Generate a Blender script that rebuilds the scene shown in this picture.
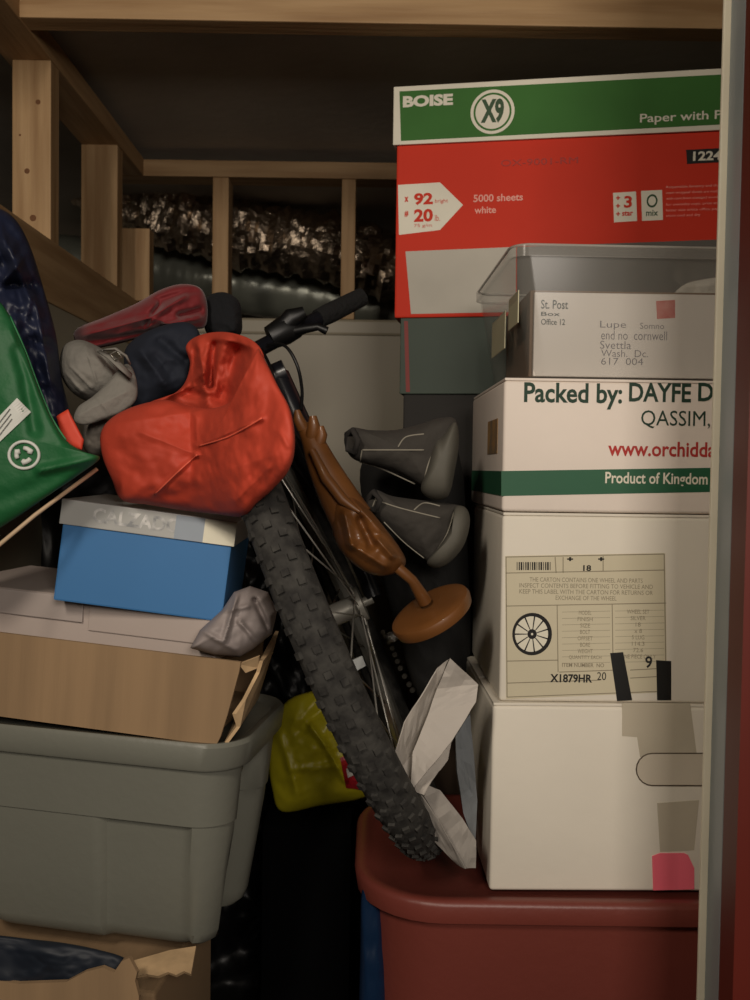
import bpy, bmesh, math, random
from mathutils import Vector, Matrix, noise
from math import radians as rad, sin, cos, pi

for _o in list(bpy.data.objects):
    bpy.data.objects.remove(_o)
S = bpy.context.scene
COL = S.collection
random.seed(5)

# ------------------------------------------------------------------ camera
CZ = 0.95
F = 900.0
R3 = (Matrix.Rotation(pi / 2 - rad(2.0), 3, 'X') @ Matrix.Rotation(rad(0.8), 3, 'Z'))
cd = bpy.data.cameras.new('camera')
cam = bpy.data.objects.new('camera', cd)
COL.objects.link(cam)
cam.location = (0, 0, CZ)
cam.rotation_euler = R3.to_euler()
cd.sensor_fit = 'VERTICAL'
cd.sensor_height = 36.0
cd.lens = 36.0 * F / 1000.0
cd.clip_start = 0.05
cd.dof.use_dof = True
cd.dof.focus_distance = 1.02
cd.dof.aperture_fstop = 9.0
S.camera = cam

# ------------------------------------------------------------------ light
w = bpy.data.worlds.new('world')
S.world = w
w.use_nodes = True
w.node_tree.nodes['Background'].inputs[0].default_value = (1.0, 0.82, 0.62, 1)
w.node_tree.nodes['Background'].inputs[1].default_value = 0.012


def area(name, loc, target, sx, sy, power, col):
    l = bpy.data.lights.new(name, 'AREA')
    l.shape = 'RECTANGLE'
    l.size = sx
    l.size_y = sy
    l.energy = power
    l.color = col
    o = bpy.data.objects.new(name, l)
    COL.objects.link(o)
    o.location = loc
    d = Vector(target) - Vector(loc)
    o.rotation_euler = d.to_track_quat('-Z', 'Y').to_euler()
    return o


area('hallway_lamp', (-0.49, -0.45, 1.70), (0.1, 1.1, 1.0), 0.15, 0.30, 11, (1.0, 0.89, 0.75))
area('front_fill', (0.30, -0.70, 1.32), (0.35, 1.1, 0.9), 0.40, 0.35, 13, (1.0, 0.90, 0.79))  # added fill with no known source, brightens the right stack

S.view_settings.view_transform = 'Standard'
S.view_settings.look = 'None'
S.view_settings.gamma = 1.0
S.view_settings.exposure = 0.0
S.view_settings.use_curve_mapping = False


# ------------------------------------------------------------------ helpers
def W(px, py, d):
    v = R3 @ Vector(((px - 375) / F, (500 - py) / F, -1.0))
    v = v * (d / v.y)
    return Vector((v.x, v.y, v.z + CZ))


def lin(h):
    if isinstance(h, str):
        h = h.lstrip('#')
        c = [int(h[i:i + 2], 16) / 255 for i in (0, 2, 4)]
    else:
        c = list(h)
    return tuple((x / 12.92 if x <= 0.04045 else ((x + 0.055) / 1.055) ** 2.4) for x in c) + (1,)


MATS = {}


def mat(name, color, rough=0.6, metal=0.0, var=0.12, vscale=6.0, bump=0.0, bscale=40.0, stretch=(1, 1, 1),
        color2=None, alpha=None, sheen=0.0, emit=None, spec=0.5, coat=0.0):
    if name in MATS:
        return MATS[name]
    m = bpy.data.materials.new(name)
    m.use_nodes = True
    nt = m.node_tree
    b = nt.nodes['Principled BSDF']
    tc = nt.nodes.new('ShaderNodeTexCoord')
    mp = nt.nodes.new('ShaderNodeMapping')
    mp.inputs['Scale'].default_value = stretch
    nt.links.new(tc.outputs['Object'], mp.inputs['Vector'])
    nz = nt.nodes.new('ShaderNodeTexNoise')
    nz.inputs['Scale'].default_value = vscale
    nz.inputs['Detail'].default_value = 5
    nt.links.new(mp.outputs[0], nz.inputs['Vector'])
    rp = nt.nodes.new('ShaderNodeValToRGB')
    c = lin(color)
    c2 = lin(color2) if color2 else tuple(x * (1 - var) for x in c[:3]) + (1,)
    c1 = c if color2 else tuple(min(1, x * (1 + var * 0.5)) for x in c[:3]) + (1,)
    rp.color_ramp.elements[0].color = c2
    rp.color_ramp.elements[0].position = 0.35
    rp.color_ramp.elements[1].color = c1
    rp.color_ramp.elements[1].position = 0.65
    nt.links.new(nz.outputs['Fac'], rp.inputs[0])
    nt.links.new(rp.outputs[0], b.inputs['Base Color'])
    b.inputs['Roughness'].default_value = rough
    b.inputs['Metallic'].default_value = metal
    b.inputs['Specular IOR Level'].default_value = spec
    b.inputs['Sheen Weight'].default_value = sheen
    b.inputs['Coat Weight'].default_value = coat
    if bump:
        n2 = nt.nodes.new('ShaderNodeTexNoise')
        n2.inputs['Scale'].default_value = bscale
        n2.inputs['Detail'].default_value = 6
        nt.links.new(mp.outputs[0], n2.inputs['Vector'])
        bp = nt.nodes.new('ShaderNodeBump')
        bp.inputs['Strength'].default_value = bump
        bp.inputs['Distance'].default_value = 0.01
        nt.links.new(n2.outputs['Fac'], bp.inputs['Height'])
        nt.links.new(bp.outputs[0], b.inputs['Normal'])
    if emit:
        b.inputs['Emission Color'].default_value = lin(color)
        b.inputs['Emission Strength'].default_value = emit
    if alpha is not None:
        tr = nt.nodes.new('ShaderNodeBsdfTransparent')
        mx = nt.nodes.new('ShaderNodeMixShader')
        mx.inputs[0].default_value = alpha
        nt.links.new(tr.outputs[0], mx.inputs[1])
        nt.links.new(b.outputs[0], mx.inputs[2])
        nt.links.new(mx.outputs[0], nt.nodes['Material Output'].inputs[0])
    MATS[name] = m
    return m


def wood(name, color, color2, axis='Z'):
    st = {'X': (1.5, 22, 22), 'Y': (22, 1.5, 22), 'Z': (22, 22, 1.5)}[axis]
    return mat(name, color, rough=0.65, vscale=2.2, color2=color2, stretch=st, bump=0.15, bscale=4)


class MB:
    """collects geometry in world coordinates"""

    def __init__(self):
        self.v = []
        self.f = []
        self.M = Matrix.Identity(4)

    def add(self, verts, faces):
        n = len(self.v)
        self.v += [self.M @ Vector(p) for p in verts]
        self.f += [tuple(n + i for i in f) for f in faces]
        return self

    def box(self, a, b, bev=0.0):
        x0, y0, z0 = a
        x1, y1, z1 = b
        if bev <= 0:
            V = [(x0, y0, z0), (x1, y0, z0), (x1, y1, z0), (x0, y1, z0),
                 (x0, y0, z1), (x1, y0, z1), (x1, y1, z1), (x0, y1, z1)]
            return self.add(V, [(0, 3, 2, 1), (4, 5, 6, 7), (0, 1, 5, 4), (1, 2, 6, 5), (2, 3, 7, 6), (3, 0, 4, 7)])
        bm = bmesh.new()
        bmesh.ops.create_cube(bm, size=1)
        for v in bm.verts:
            v.co = Vector(((x0 + x1) / 2 + v.co.x * (x1 - x0), (y0 + y1) / 2 + v.co.y * (y1 - y0),
                           (z0 + z1) / 2 + v.co.z * (z1 - z0)))
        bmesh.ops.bevel(bm, geom=bm.edges[:], offset=bev, segments=2, affect='EDGES', profile=0.6)
        self.frombm(bm)
        return self

    def frombm(self, bm):
        bm.verts.index_update()
        self.add([v.co.copy() for v in bm.verts], [[v.index for v in f.verts] for f in bm.faces])
        bm.free()

    def tube(self, pts, r, n=10, ry=None, closed=False, cap=True):
        """swept circle through world points, r scalar or list"""
        pts = [Vector(p) for p in pts]
        m = len(pts)
        rs = r if isinstance(r, (list, tuple)) else [r] * m
        rings = []
        up = None
        for i in range(m):
            if closed:
                t = pts[(i + 1) % m] - pts[i - 1]
            else:
                t = pts[min(i + 1, m - 1)] - pts[max(i - 1, 0)]
            t.normalize()
            if up is None:
                up = Vector((0, 0, 1)) if abs(t.z) < 0.9 else Vector((0, 1, 0))
            a = t.cross(up)
            a.normalize()
            up = a.cross(t)
            up.normalize()
            k = ry if ry else 1.0
            rings.append([pts[i] + a * (rs[i] * cos(2 * pi * j / n)) + up * (rs[i] * k * sin(2 * pi * j / n)) for j in range(n)])
        V = [p for q in rings for p in q]
        Fs = []
        for i in range(m if closed else m - 1):
            for j in range(n):
                a0 = i * n + j
                a1 = i * n + (j + 1) % n
                b0 = ((i + 1) % m) * n + j
                b1 = ((i + 1) % m) * n + (j + 1) % n
                Fs.append((a0, a1, b1, b0))
        if cap and not closed:
            Fs.append(tuple(range(n - 1, -1, -1)))
            Fs.append(tuple((m - 1) * n + j for j in range(n)))
        return self.add(V, Fs)

    def lathe(self, origin, axis, prof, n=32):
        """prof: list of (distance along axis, radius)"""
        o = Vector(origin)
        ax = Vector(axis).normalized()
        u = ax.orthogonal().normalized()
        v = ax.cross(u)
        V = []
        for (h, r) in prof:
            for j in range(n):
                V.append(o + ax * h + u * (r * cos(2 * pi * j / n)) + v * (r * sin(2 * pi * j / n)))
        Fs = []
        for i in range(len(prof) - 1):
            for j in range(n):
                Fs.append((i * n + j, i * n + (j + 1) % n, (i + 1) * n + (j + 1) % n, (i + 1) * n + j))
        Fs.append(tuple(range(n - 1, -1, -1)))
        Fs.append(tuple((len(prof) - 1) * n + j for j in range(n)))
        return self.add(V, Fs)

    def prism(self, pts, off):
        """polygon (world points) extruded by vector off"""
        n = len(pts)
        P = [Vector(p) for p in pts]
        V = P + [p + Vector(off) for p in P]
        Fs = [tuple(range(n)), tuple(range(2 * n - 1, n - 1, -1))]
        for i in range(n):
            j = (i + 1) % n
            Fs.append((i, i + n, j + n, j))
        return self.add(V, Fs)

    def loft(self, rings, cap0=True, cap1=True):
        n = len(rings[0])
        V = [p for q in rings for p in q]
        Fs = []
        for i in range(len(rings) - 1):
            for j in range(n):
                Fs.append((i * n + j, i * n + (j + 1) % n, (i + 1) * n + (j + 1) % n, (i + 1) * n + j))
        if cap0:
            Fs.append(tuple(range(n - 1, -1, -1)))
        if cap1:
            Fs.append(tuple((len(rings) - 1) * n + j for j in range(n)))
        return self.add(V, Fs)


ROOTM = {}


def build(name, mb, material, parent=None, smooth=False):
    me = bpy.data.meshes.new(name)
    M = Matrix.Identity(4)
    if parent is not None and parent.name in ROOTM:
        M = ROOTM[parent.name]
    Mi = M.inverted()
    me.from_pydata([Mi @ v for v in mb.v], [], mb.f)
    me.validate()
    bm = bmesh.new()
    bm.from_mesh(me)
    bmesh.ops.recalc_face_normals(bm, faces=bm.faces[:])
    bm.to_mesh(me)
    bm.free()
    me.materials.append(material)
    if smooth:
        for p in me.polygons:
            p.use_smooth = True
    o = bpy.data.objects.new(name, me)
    COL.objects.link(o)
    if parent is not None:
        o.parent = parent
        ROOTM[o.name] = M
    return o


def solo(name, mb, material, label, cat, group=None, smooth=False, kind=None):
    """a thing that is one mesh, its origin at its base; may parent parts"""
    n = len(mb.v)
    base = Vector((sum(v.x for v in mb.v) / n, sum(v.y for v in mb.v) / n, min(v.z for v in mb.v)))
    mb.v = [v - base for v in mb.v]
    o = build(name, mb, material, None, smooth)
    o.location = base
    ROOTM[o.name] = Matrix.Translation(base)
    tag(o, label, cat, group, kind)
    return o


def tag(o, label=None, cat=None, group=None, kind=None):
    if label:
        o['label'] = label
    if cat:
        o['category'] = cat
    if group:
        o['group'] = group
    if kind:
        o['kind'] = kind
    return o


def thing(name, M, label, cat, group=None):
    o = bpy.data.objects.new(name, None)
    COL.objects.link(o)
    o.empty_display_size = 0.05
    if not isinstance(M, Matrix):
        M = Matrix.Translation(Vector(M))
    o.matrix_world = M
    ROOTM[o.name] = M.copy()
    return tag(o, label, cat, group)


def smoothen(o, angle=40):
    for p in o.data.polygons:
        p.use_smooth = True
    try:
        o.data.set_sharp_from_angle(angle=rad(angle))
    except Exception:
        pass
    return o


class Plane:
    def __init__(self, M):
        """M: frame whose local x runs right, z up, -y faces the viewer; plane is local y=0"""
        self.M = M
        self.Mi = M.inverted()

    def hit(self, px, py, lift=0.0):
        a = self.Mi @ Vector((0, 0, CZ))
        b = self.Mi @ W(px, py, 1.0)
        d = b - a
        t = (-lift - a.y) / d.y
        p = a + d * t
        return p.x, p.z

    def poly(self, pts, t=0.0006, base=0.0):
        """thin slab on the plane, outline given as sight points on the plane"""
        mb = MB()
        q = [self.hit(*p) for p in pts]
        P = [self.M @ Vector((u, -base, v)) for u, v in q]
        off = self.M.to_3x3() @ Vector((0, -t, 0))
        return mb.prism(P, off)


def glyphs(s, bold=0.0):
    cu = bpy.data.curves.new('t', 'FONT')
    cu.body = s
    cu.size = 1
    cu.offset = bold
    cu.resolution_u = 3
    o = bpy.data.objects.new('t', cu)
    COL.objects.link(o)
    bpy.context.view_layer.update()
    dg = bpy.context.evaluated_depsgraph_get()
    me = bpy.data.meshes.new_from_object(o.evaluated_get(dg))
    V = [v.co.copy() for v in me.vertices]
    Fc = [tuple(p.vertices) for p in me.polygons]
    bpy.data.objects.remove(o)
    bpy.data.curves.remove(cu)
    bpy.data.meshes.remove(me)
    return V, Fc


def text_on(plane, s, x0, y0, x1, y1, base=0.0008, bold=0.0, mb=None, y1r=None):
    """lettering filling the box x0..x1, y0..y1 on the plane"""
    V, Fc = glyphs(s, bold)
    if not V:
        return mb
    ax = min(v.x for v in V)
    bx = max(v.x for v in V)
    ay = min(v.y for v in V)
    by = max(v.y for v in V)
    xc, yc = (x0 + x1) / 2, (y0 + y1) / 2
    uc, vc = plane.hit(xc, yc)
    ul = plane.hit(x0, yc)[0]
    ur = plane.hit(x1, yc)[0]
    hh = plane.hit(xc, y0)[1] - plane.hit(xc, y1)[1]
    u0, u1, v0, v1 = ul, ur, vc - hh / 2, vc + hh / 2
    if mb is None:
        mb = MB()
    du = (u1 - u0) / max(1e-6, bx - ax)
    dv = (v1 - v0) / max(1e-6, by - ay)
    mb.add([plane.M @ Vector((u0 + (p.x - ax) * du, -base, v0 + (p.y - ay) * dv)) for p in V], Fc)
    return mb


def catmull(pts, n, closed=True):
    m = len(pts)
    out = []
    segs = m if closed else m - 1
    for i in range(segs):
        g = lambda k: pts[k % m] if closed else pts[max(0, min(m - 1, k))]
        p0, p1, p2, p3 = g(i - 1), g(i), g(i + 1), g(i + 2)
        for k in range(n):
            t = k / n
            out.append(tuple(0.5 * ((2 * p1[c]) + (-p0[c] + p2[c]) * t + (2 * p0[c] - 5 * p1[c] + 4 * p2[c] - p3[c]) * t * t +
                                    (-p0[c] + 3 * p1[c] - 3 * p2[c] + p3[c]) * t ** 3) for c in range(len(p1))))
    if not closed:
        out.append(tuple(pts[-1]))
    return out


class Lump:
    """soft body with real thickness: an outline, inflated to both sides, with creases"""

    def __init__(self, outline, depth, tf, tb=None, center=None, creases=(), amp=0.004, nscale=14, power=2.4,
                 rings=26, seg=8, seed=0, ridged=False, sharp=False):
        self.out = catmull(outline, seg) if not sharp else self.lininterp(outline, seg)
        n = len(self.out)
        if center is None:
            center = (sum(p[0] for p in self.out) / n, sum(p[1] for p in self.out) / n)
        self.c = center
        self.depth = depth if callable(depth) else (lambda x, y: depth)
        self.tf = tf
        self.tb = tf if tb is None else tb
        self.cr = creases
        self.amp = amp
        self.ns = nscale
        self.p = power
        self.seed = seed
        self.ridged = ridged
        self.K = rings
        self.ang = []

    @staticmethod
    def lininterp(pts, n):
        out = []
        for i in range(len(pts)):
            a, b = pts[i], pts[(i + 1) % len(pts)]
            for k in range(n):
                t = k / n
                out.append((a[0] + (b[0] - a[0]) * t, a[1] + (b[1] - a[1]) * t))
        return out

    def rel(self, x, y):
        """radial parameter 0 centre .. 1 outline"""
        dx, dy = x - self.c[0], y - self.c[1]
        d = math.hypot(dx, dy)
        if d < 1e-6:
            return 0.0
        n = len(self.out)
        for i in range(n):
            ax, ay = self.out[i][0] - self.c[0], self.out[i][1] - self.c[1]
            bx, by = self.out[(i + 1) % n][0] - self.c[0], self.out[(i + 1) % n][1] - self.c[1]
            c1 = ax * dy - ay * dx
            c2 = dx * by - dy * bx
            if c1 * c2 >= 0 and (ax + bx) * dx + (ay + by) * dy > 0:
                den = ax * by - ay * bx
                if abs(den) < 1e-9:
                    continue
                # intersection distance
                ex, ey = bx - ax, by - ay
                t = (ax * ey - ay * ex) / (dx * ey - dy * ex + 1e-12)
                if t > 0:
                    return 1.0 / t
        return 1.0

    def off(self, x, y, r):
        h = max(0.0, 1 - r ** self.p) ** 0.5
        o = self.tf * h
        fade = max(0.0, 1 - r ** 8)
        for (x0, y0, x1, y1, wd, ht) in self.cr:
            lx, ly = x1 - x0, y1 - y0
            L2 = lx * lx + ly * ly
            t = max(0, min(1, ((x - x0) * lx + (y - y0) * ly) / L2))
            dd = math.hypot(x - x0 - t * lx, y - y0 - t * ly)
            e = math.exp(-(dd / wd) ** 2)
            if ht > 0:
                e = max(0.0, 1 - dd / (wd * 1.5)) ** 1.4
            o += ht * e * fade
        q = W(x, y, self.depth(x, y))
        nv = noise.fractal(q * self.ns + Vector((self.seed * 7.3, 0, 0)), 0.8, 2.0, 4)
        if self.ridged:
            nv = 0.5 - abs(nv) * 1.6
        return o + self.amp * nv * fade

    def pt(self, x, y, lift=0.0):
        r = min(1.0, self.rel(x, y))
        return W(x, y, self.depth(x, y) - self.off(x, y, r) - lift)

    def mesh(self, mb=None):
        mb = mb or MB()
        n = len(self.out)
        K = self.K
        V = [W(self.c[0], self.c[1], self.depth(*self.c) - self.off(self.c[0], self.c[1], 0))]
        for k in range(1, K + 1):
            r = (k / K)
            r = 1 - (1 - r) ** 1.35
            for (bx, by) in self.out:
                x = self.c[0] + (bx - self.c[0]) * r
                y = self.c[1] + (by - self.c[1]) * r
                V.append(W(x, y, self.depth(x, y) - self.off(x, y, r)))
        Fs = []
        for j in range(n):
            Fs.append((0, 1 + j, 1 + (j + 1) % n))
        for k in range(K - 1):
            for j in range(n):
                a = 1 + k * n + j
                b = 1 + k * n + (j + 1) % n
                Fs.append((a, a + n, b + n, b))
        base = len(V)
        B = max(4, K // 3)
        edge = 1 + (K - 1) * n
        for k in range(1, B):
            r = 1 - k / B
            for (bx, by) in self.out:
                x = self.c[0] + (bx - self.c[0]) * r
                y = self.c[1] + (by - self.c[1]) * r
                V.append(W(x, y, self.depth(x, y) + self.tb * (1 - r ** self.p) ** 0.5))
        V.append(W(self.c[0], self.c[1], self.depth(*self.c) + self.tb))
        prev = edge
        for k in range(1, B):
            cur = base + (k - 1) * n
            for j in range(n):
                Fs.append((prev + j, cur + j, cur + (j + 1) % n, prev + (j + 1) % n))
            prev = cur
        last = len(V) - 1
        for j in range(n):
            Fs.append((prev + j, last, prev + (j + 1) % n))
        mb.add(V, Fs)
        return mb

    def strip(self, pts, r=0.0012, lift=0.0004, n=6, mb=None, steps=8):
        """thin raised cord following the front surface"""
        pp = catmull(pts, steps, closed=False)
        mb = mb or MB()
        mb.tube([self.pt(x, y, lift) for x, y in pp], r, n)
        return mb

    def patch(self, pts, lift=0.0012, sub=8, mb=None):
        """thin patch lying on the front surface; pts is a 4-corner outline"""
        (x0, y0), (x1, y1), (x2, y2), (x3, y3) = pts
        mb = mb or MB()
        V = []
        for L in (lift, lift * 0.2):
            for i in range(sub + 1):
                for j in range(sub + 1):
                    s, t = i / sub, j / sub
                    x = (x0 * (1 - s) + x1 * s) * (1 - t) + (x3 * (1 - s) + x2 * s) * t
                    y = (y0 * (1 - s) + y1 * s) * (1 - t) + (y3 * (1 - s) + y2 * s) * t
                    V.append(self.pt(x, y, L))
        N = sub + 1
        Fs = []
        for i in range(sub):
            for j in range(sub):
                a = i * N + j
                Fs.append((a, a + N, a + N + 1, a + 1))
                b = a + N * N
                Fs.append((b, b + 1, b + N + 1, b + N))
        for i in range(sub):
            for (p, q) in ((i * N, (i + 1) * N), (i * N + sub, (i + 1) * N + sub), (i, i + 1), (sub * N + i, sub * N + i + 1)):
                Fs.append((p, q, q + N * N, p + N * N))
        mb.add(V, Fs)
        return mb


def frame(O, yaw=0.0, tilt=0.0, pitch=0.0):
    """local x right, y away, z up; yaw>0 turns the right end away; tilt>0 lowers the right end"""
    return (Matrix.Translation(Vector(O)) @ Matrix.Rotation(rad(yaw), 4, 'Z') @ Matrix.Rotation(rad(tilt), 4, 'Y')
            @ Matrix.Rotation(rad(pitch), 4, 'X'))


def at(M, mb):
    mb.v = [M @ v for v in mb.v]
    mb.M = M
    return mb


# ------------------------------------------------------------------ materials
WOODC = ('#b08f66', '#93714a')
m_woodX = wood('pine_lumber_across', *WOODC, axis='X')
m_woodY = wood('pine_lumber_receding', *WOODC, axis='Y')
m_woodZ = wood('pine_lumber_upright', *WOODC, axis='Z')
m_drywall = mat('grey_drywall', '#b9b1a5', rough=0.9, var=0.25, vscale=2.2, bump=0.1)
m_beige = mat('beige_painted_board', '#8f8672', rough=0.45, var=0.06, vscale=2)
m_concrete = mat('dark_concrete', '#4a443d', rough=0.9, var=0.3, bump=0.3)
m_white = mat('white_cardboard', '#e2dacb', rough=0.7, var=0.05, vscale=5, bump=0.04, bscale=60)
m_whitepink = mat('warm_white_cardboard', '#e6d9cd', rough=0.65, var=0.05, vscale=5, bump=0.04, bscale=60)
m_black = mat('black_plastic', '#0b0b0c', rough=0.45)
m_ink = mat('black_ink', '#1d1b1a', rough=0.8)
m_faint = mat('faded_ink', '#8f8570', rough=0.8)


# ================================================================== SETTING
def structure(name, mb, m, label=None):
    o = build(name, mb, m)
    o['kind'] = 'structure'
    if label:
        o['label'] = label
    return o


structure('floor', MB().box((-1.0, 0.5, -0.05), (1.3, 3.2, 0.0)), m_concrete, 'dark concrete floor of the storage room')
structure('ceiling', MB().box((-1.2, 1.3, CZ + 0.695), (1.1, 3.2, CZ + 0.72)), m_drywall, 'dark grey plasterboard ceiling above the stored things')
# front: wooden header and metal jamb, red wall beyond
hz = W(375, 23, 1.31).z
structure('trim_1', at(frame((0, 1.31, hz), 0, 0.15), MB().box((-0.62, 0, 0), (0.778, 0.04, 0.05), 0.002)), m_woodX,
          'rough pine header beam across the top of the doorway')
jx = W(715, 640, 0.85).x
m_jamb = mat('grey_painted_metal', '#8f9698', rough=0.35, var=0.10, vscale=3, metal=0.0)
m_cream = mat('cream_edge_paint', '#e6dcc4', rough=0.5)
m_redwall = mat('brick_red_paint', '#5e1c11', rough=0.5, var=0.08, vscale=8)
JT = 1.75
XW = W(726, 640, 0.770).x
mbj = MB()
# folded steel profile: a stepped jamb return
prof = [(jx, 0.852), (jx, 0.820), (jx + 0.0012, 0.817), (jx + 0.0012, 0.800), (jx, 0.796), (jx, 0.772),
        (XW + 0.004, 0.766), (XW + 0.05, 0.766), (XW + 0.05, 0.852)]
mbj.prism([(x, y, 0.0) for x, y in prof], (0, 0, JT))
structure('trim_2', mbj, m_jamb, 'grey metal door jamb on the right')
mbc = MB().box((jx - 0.0065, 0.853, 0.0), (jx + 0.10, 0.857, JT), 0.0015)
structure('trim_3', mbc, m_cream, 'cream painted edge strip behind the grey jamb')
structure('wall_front', MB().box((XW, 0.735, 0.0), (1.3, 0.765, JT)), m_redwall, 'brick red painted wall right of the door jamb')
# side and back half walls with open framing above
ZT = W(53, 60, 1.44).z
ZS = W(43, 240, 1.44).z
XL = W(52, 150, 1.44).x
YB = 2.0
structure('wall_left', MB().box((XL - 0.075, 0.90, 0.0), (XL - 0.003, YB, ZS - 0.10)), m_beige, 'beige lower half wall on the left')
structure('trim_4', MB().box((XL - 0.075, 0.90, ZS - 0.10), (XL + 0.0, YB, ZS), 0.002), m_woodY, 'pine sill plate on the left half wall')
structure('trim_5', MB().box((XL - 0.075, 0.98, ZT), (XL + 0.0, YB, ZT + 0.038), 0.002), m_woodY, 'pine top plate over the left studs')
ZB = W(280, 318, YB).z
structure('wall_back', MB().box((XL, YB + 0.002, 0.0), (0.75, YB + 0.06, ZB - 0.036)), m_beige, 'beige lower half wall at the back')
structure('trim_6', MB().box((XL, YB, ZB - 0.036), (0.75, YB + 0.062, ZB), 0.006), m_beige, 'beige capping board on the back half wall')
structure('trim_7', MB().box((XL - 0.07, YB, ZT), (0.75, YB + 0.062, ZT + 0.036), 0.002), m_woodX, 'pine top plate along the back wall')
structure('wall_right', MB().box((0.78, 0.88, 0.0), (0.81, 3.2, CZ + 0.695)), m_drywall, 'plasterboard wall on the right behind the boxes')
structure('wall_far', MB().box((-1.9, 3.0, 0.0), (1.1, 3.03, CZ + 0.695)), m_drywall, 'dark wall beyond the ducts')
# studs of the left wall
studs = [(W(12, 150, 1.44).x, XL - 0.002, 1.44, 'pale pine stud nearest the doorway on the left wall'),
         (W(81, 200, 1.81).x, XL - 0.003, 1.81, 'second pine stud on the left wall, darker and further in'),
         (XL - 0.075, XL + 0.025, 1.955, 'wide pine corner post where left and back walls meet')]
for i, (x0, x1, y, lb) in enumerate(studs):
    z0, z1 = ZS, ZT
    if i == 2:
        z0 = ZS + 0.0
        z1 = ZS + 0.155
    structure('trim_%d' % (8 + i), MB().box((x0, y, z0), (x1, y + 0.038, z1), 0.002), m_woodZ, lb)
for i, (pa, pb) in enumerate(((212, 228), (341, 355))):
    structure('trim_%d' % (11 + i), MB().box((W(pa, 250, YB).x, YB + 0.003, ZB), (W(pb, 250, YB).x, YB + 0.06, ZT), 0.002), m_woodZ,
              ['pine stud at the back, left of the handlebar', 'pine stud at the back, beside the red paper carton'][i])
mk = mat('wood_knot', '#6b4320', rough=0.7)
stud1 = bpy.data.objects['trim_8']
for (kx, ky, kr) in ((38, 102, 2.6), (27, 171, 2.8), (33, 218, 3.4), (20, 135, 1.2)):
    kc = W(kx, ky, 1.44)
    build('knot', MB().lathe(kc - Vector((0, 0.0004, 0)), (0, 1, 0), [(0, kr * 0.0014), (0.0006, kr * 0.0016)], 14), mk, stud1)


# ducts beyond the back framing
def duct(name, pts, r, m, label, amp, seed, freq=9, n=40):
    pp = catmull(pts, 26, closed=False)
    mb = MB()
    mb.tube([W(*p) for p in pp], r, n)
    out = []
    k = len(pp)
    for i, v in enumerate(mb.v):
        ring = min(i // n, k - 1)
        c = W(*pp[ring])
        d = (v - c)
        q = v * freq + Vector((seed, seed * 2, 0))
        a = noise.fractal(q, 0.7, 2.1, 4)
        a = abs(a) * 1.4 - 0.4 + 0.22 * sin(ring * 1.7 + 9 * noise.noise(v * 6))
        out.append(c + d * (1 + amp * a))
    mb.v = out
    o = solo(name, mb, m, label, 'duct', smooth=False)
    smoothen(o, 22)
    return o


m_foil = mat('crinkled_foil', '#cbb8a2', rough=0.33, metal=1.0, var=0.3, vscale=12, bump=1.0, bscale=38)
m_foil2 = mat('dull_grey_wrap', '#7f8176', rough=0.3, metal=0.3, var=0.2, vscale=5, bump=0.3, bscale=9)
duct('foil_duct', [(-70, 95, 2.45), (40, 150, 2.45), (130, 196, 2.42), (200, 224, 2.4), (300, 244, 2.4), (430, 275, 2.4)], 0.085, m_foil,
     'crinkled silver foil duct sagging behind the wall framing', 0.22, 3)
duct('plastic_wrapped_duct', [(60, 262, 2.62), (150, 270, 2.6), (230, 285, 2.6), (330, 300, 2.6), (430, 325, 2.6)], 0.075, m_foil2,
     'smoother dull grey wrapped duct below the foil duct', 0.06, 9, 5)
duct('insulated_duct', [(180, 195, 2.85), (260, 205, 2.85), (340, 225, 2.85), (430, 250, 2.85)], 0.10,
     mat('dark_insulation', '#4b4c46', rough=0.6, var=0.3, bump=0.4), 'dark insulated duct behind and above the foil duct', 0.08, 5, 5)


# ================================================================== RIGHT STACK
def rrect(x0, x1, y0, y1, r, n=8):
    pts = []
    for (cx, cy, a0) in ((x1 - r, y0 + r, -90), (x1 - r, y1 - r, 0), (x0 + r, y1 - r, 90), (x0 + r, y0 + r, 180)):
        for k in range(n + 1):
            a = rad(a0 + 90 * k / n)
            pts.append((cx + r * cos(a), cy + r * sin(a)))
    return pts


zl = W(490, 891, 0.985).z
m_tote = mat('maroon_plastic', '#74372e', rough=0.42, var=0.08, vscale=4, bump=0.05, bscale=90)
T0 = frame((0.28, 1.122, 0.0), 0.0)
tote = thing('storage_tote', T0, 'maroon plastic storage tote under the white cartons', 'storage tote')
X0, X1, Y0, Y1 = -0.298, 0.30, -0.165, 0.165
lev = [(0.0, 0.050, 0.05), (0.004, 0.047, 0.05), (0.30, 0.026, 0.08), (0.302, 0.022, 0.08), (zl - 0.026, 0.016, 0.09)]
rings = [[(x, y, z) for x, y in rrect(X0 + i, X1 - i, Y0 + i, Y1 - i, r)] for z, i, r in lev]
smoothen(build('tub', at(T0, MB().loft(rings)), m_tote, tote), 35)
lid = [(zl - 0.025, 0.003), (zl - 0.006, 0.0), (zl - 0.001, 0.003), (zl, 0.007), (zl - 0.0005, 0.016), (zl - 0.004, 0.020)]
rings = [[(x, y, z) for x, y in rrect(X0 + i, X1 - i, Y0 + i, Y1 - i, 0.10 - i)] for z, i in lid]
smoothen(build('lid', at(T0, MB().loft(rings)), m_tote, tote), 50)
zl2 = zl - 0.004


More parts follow.
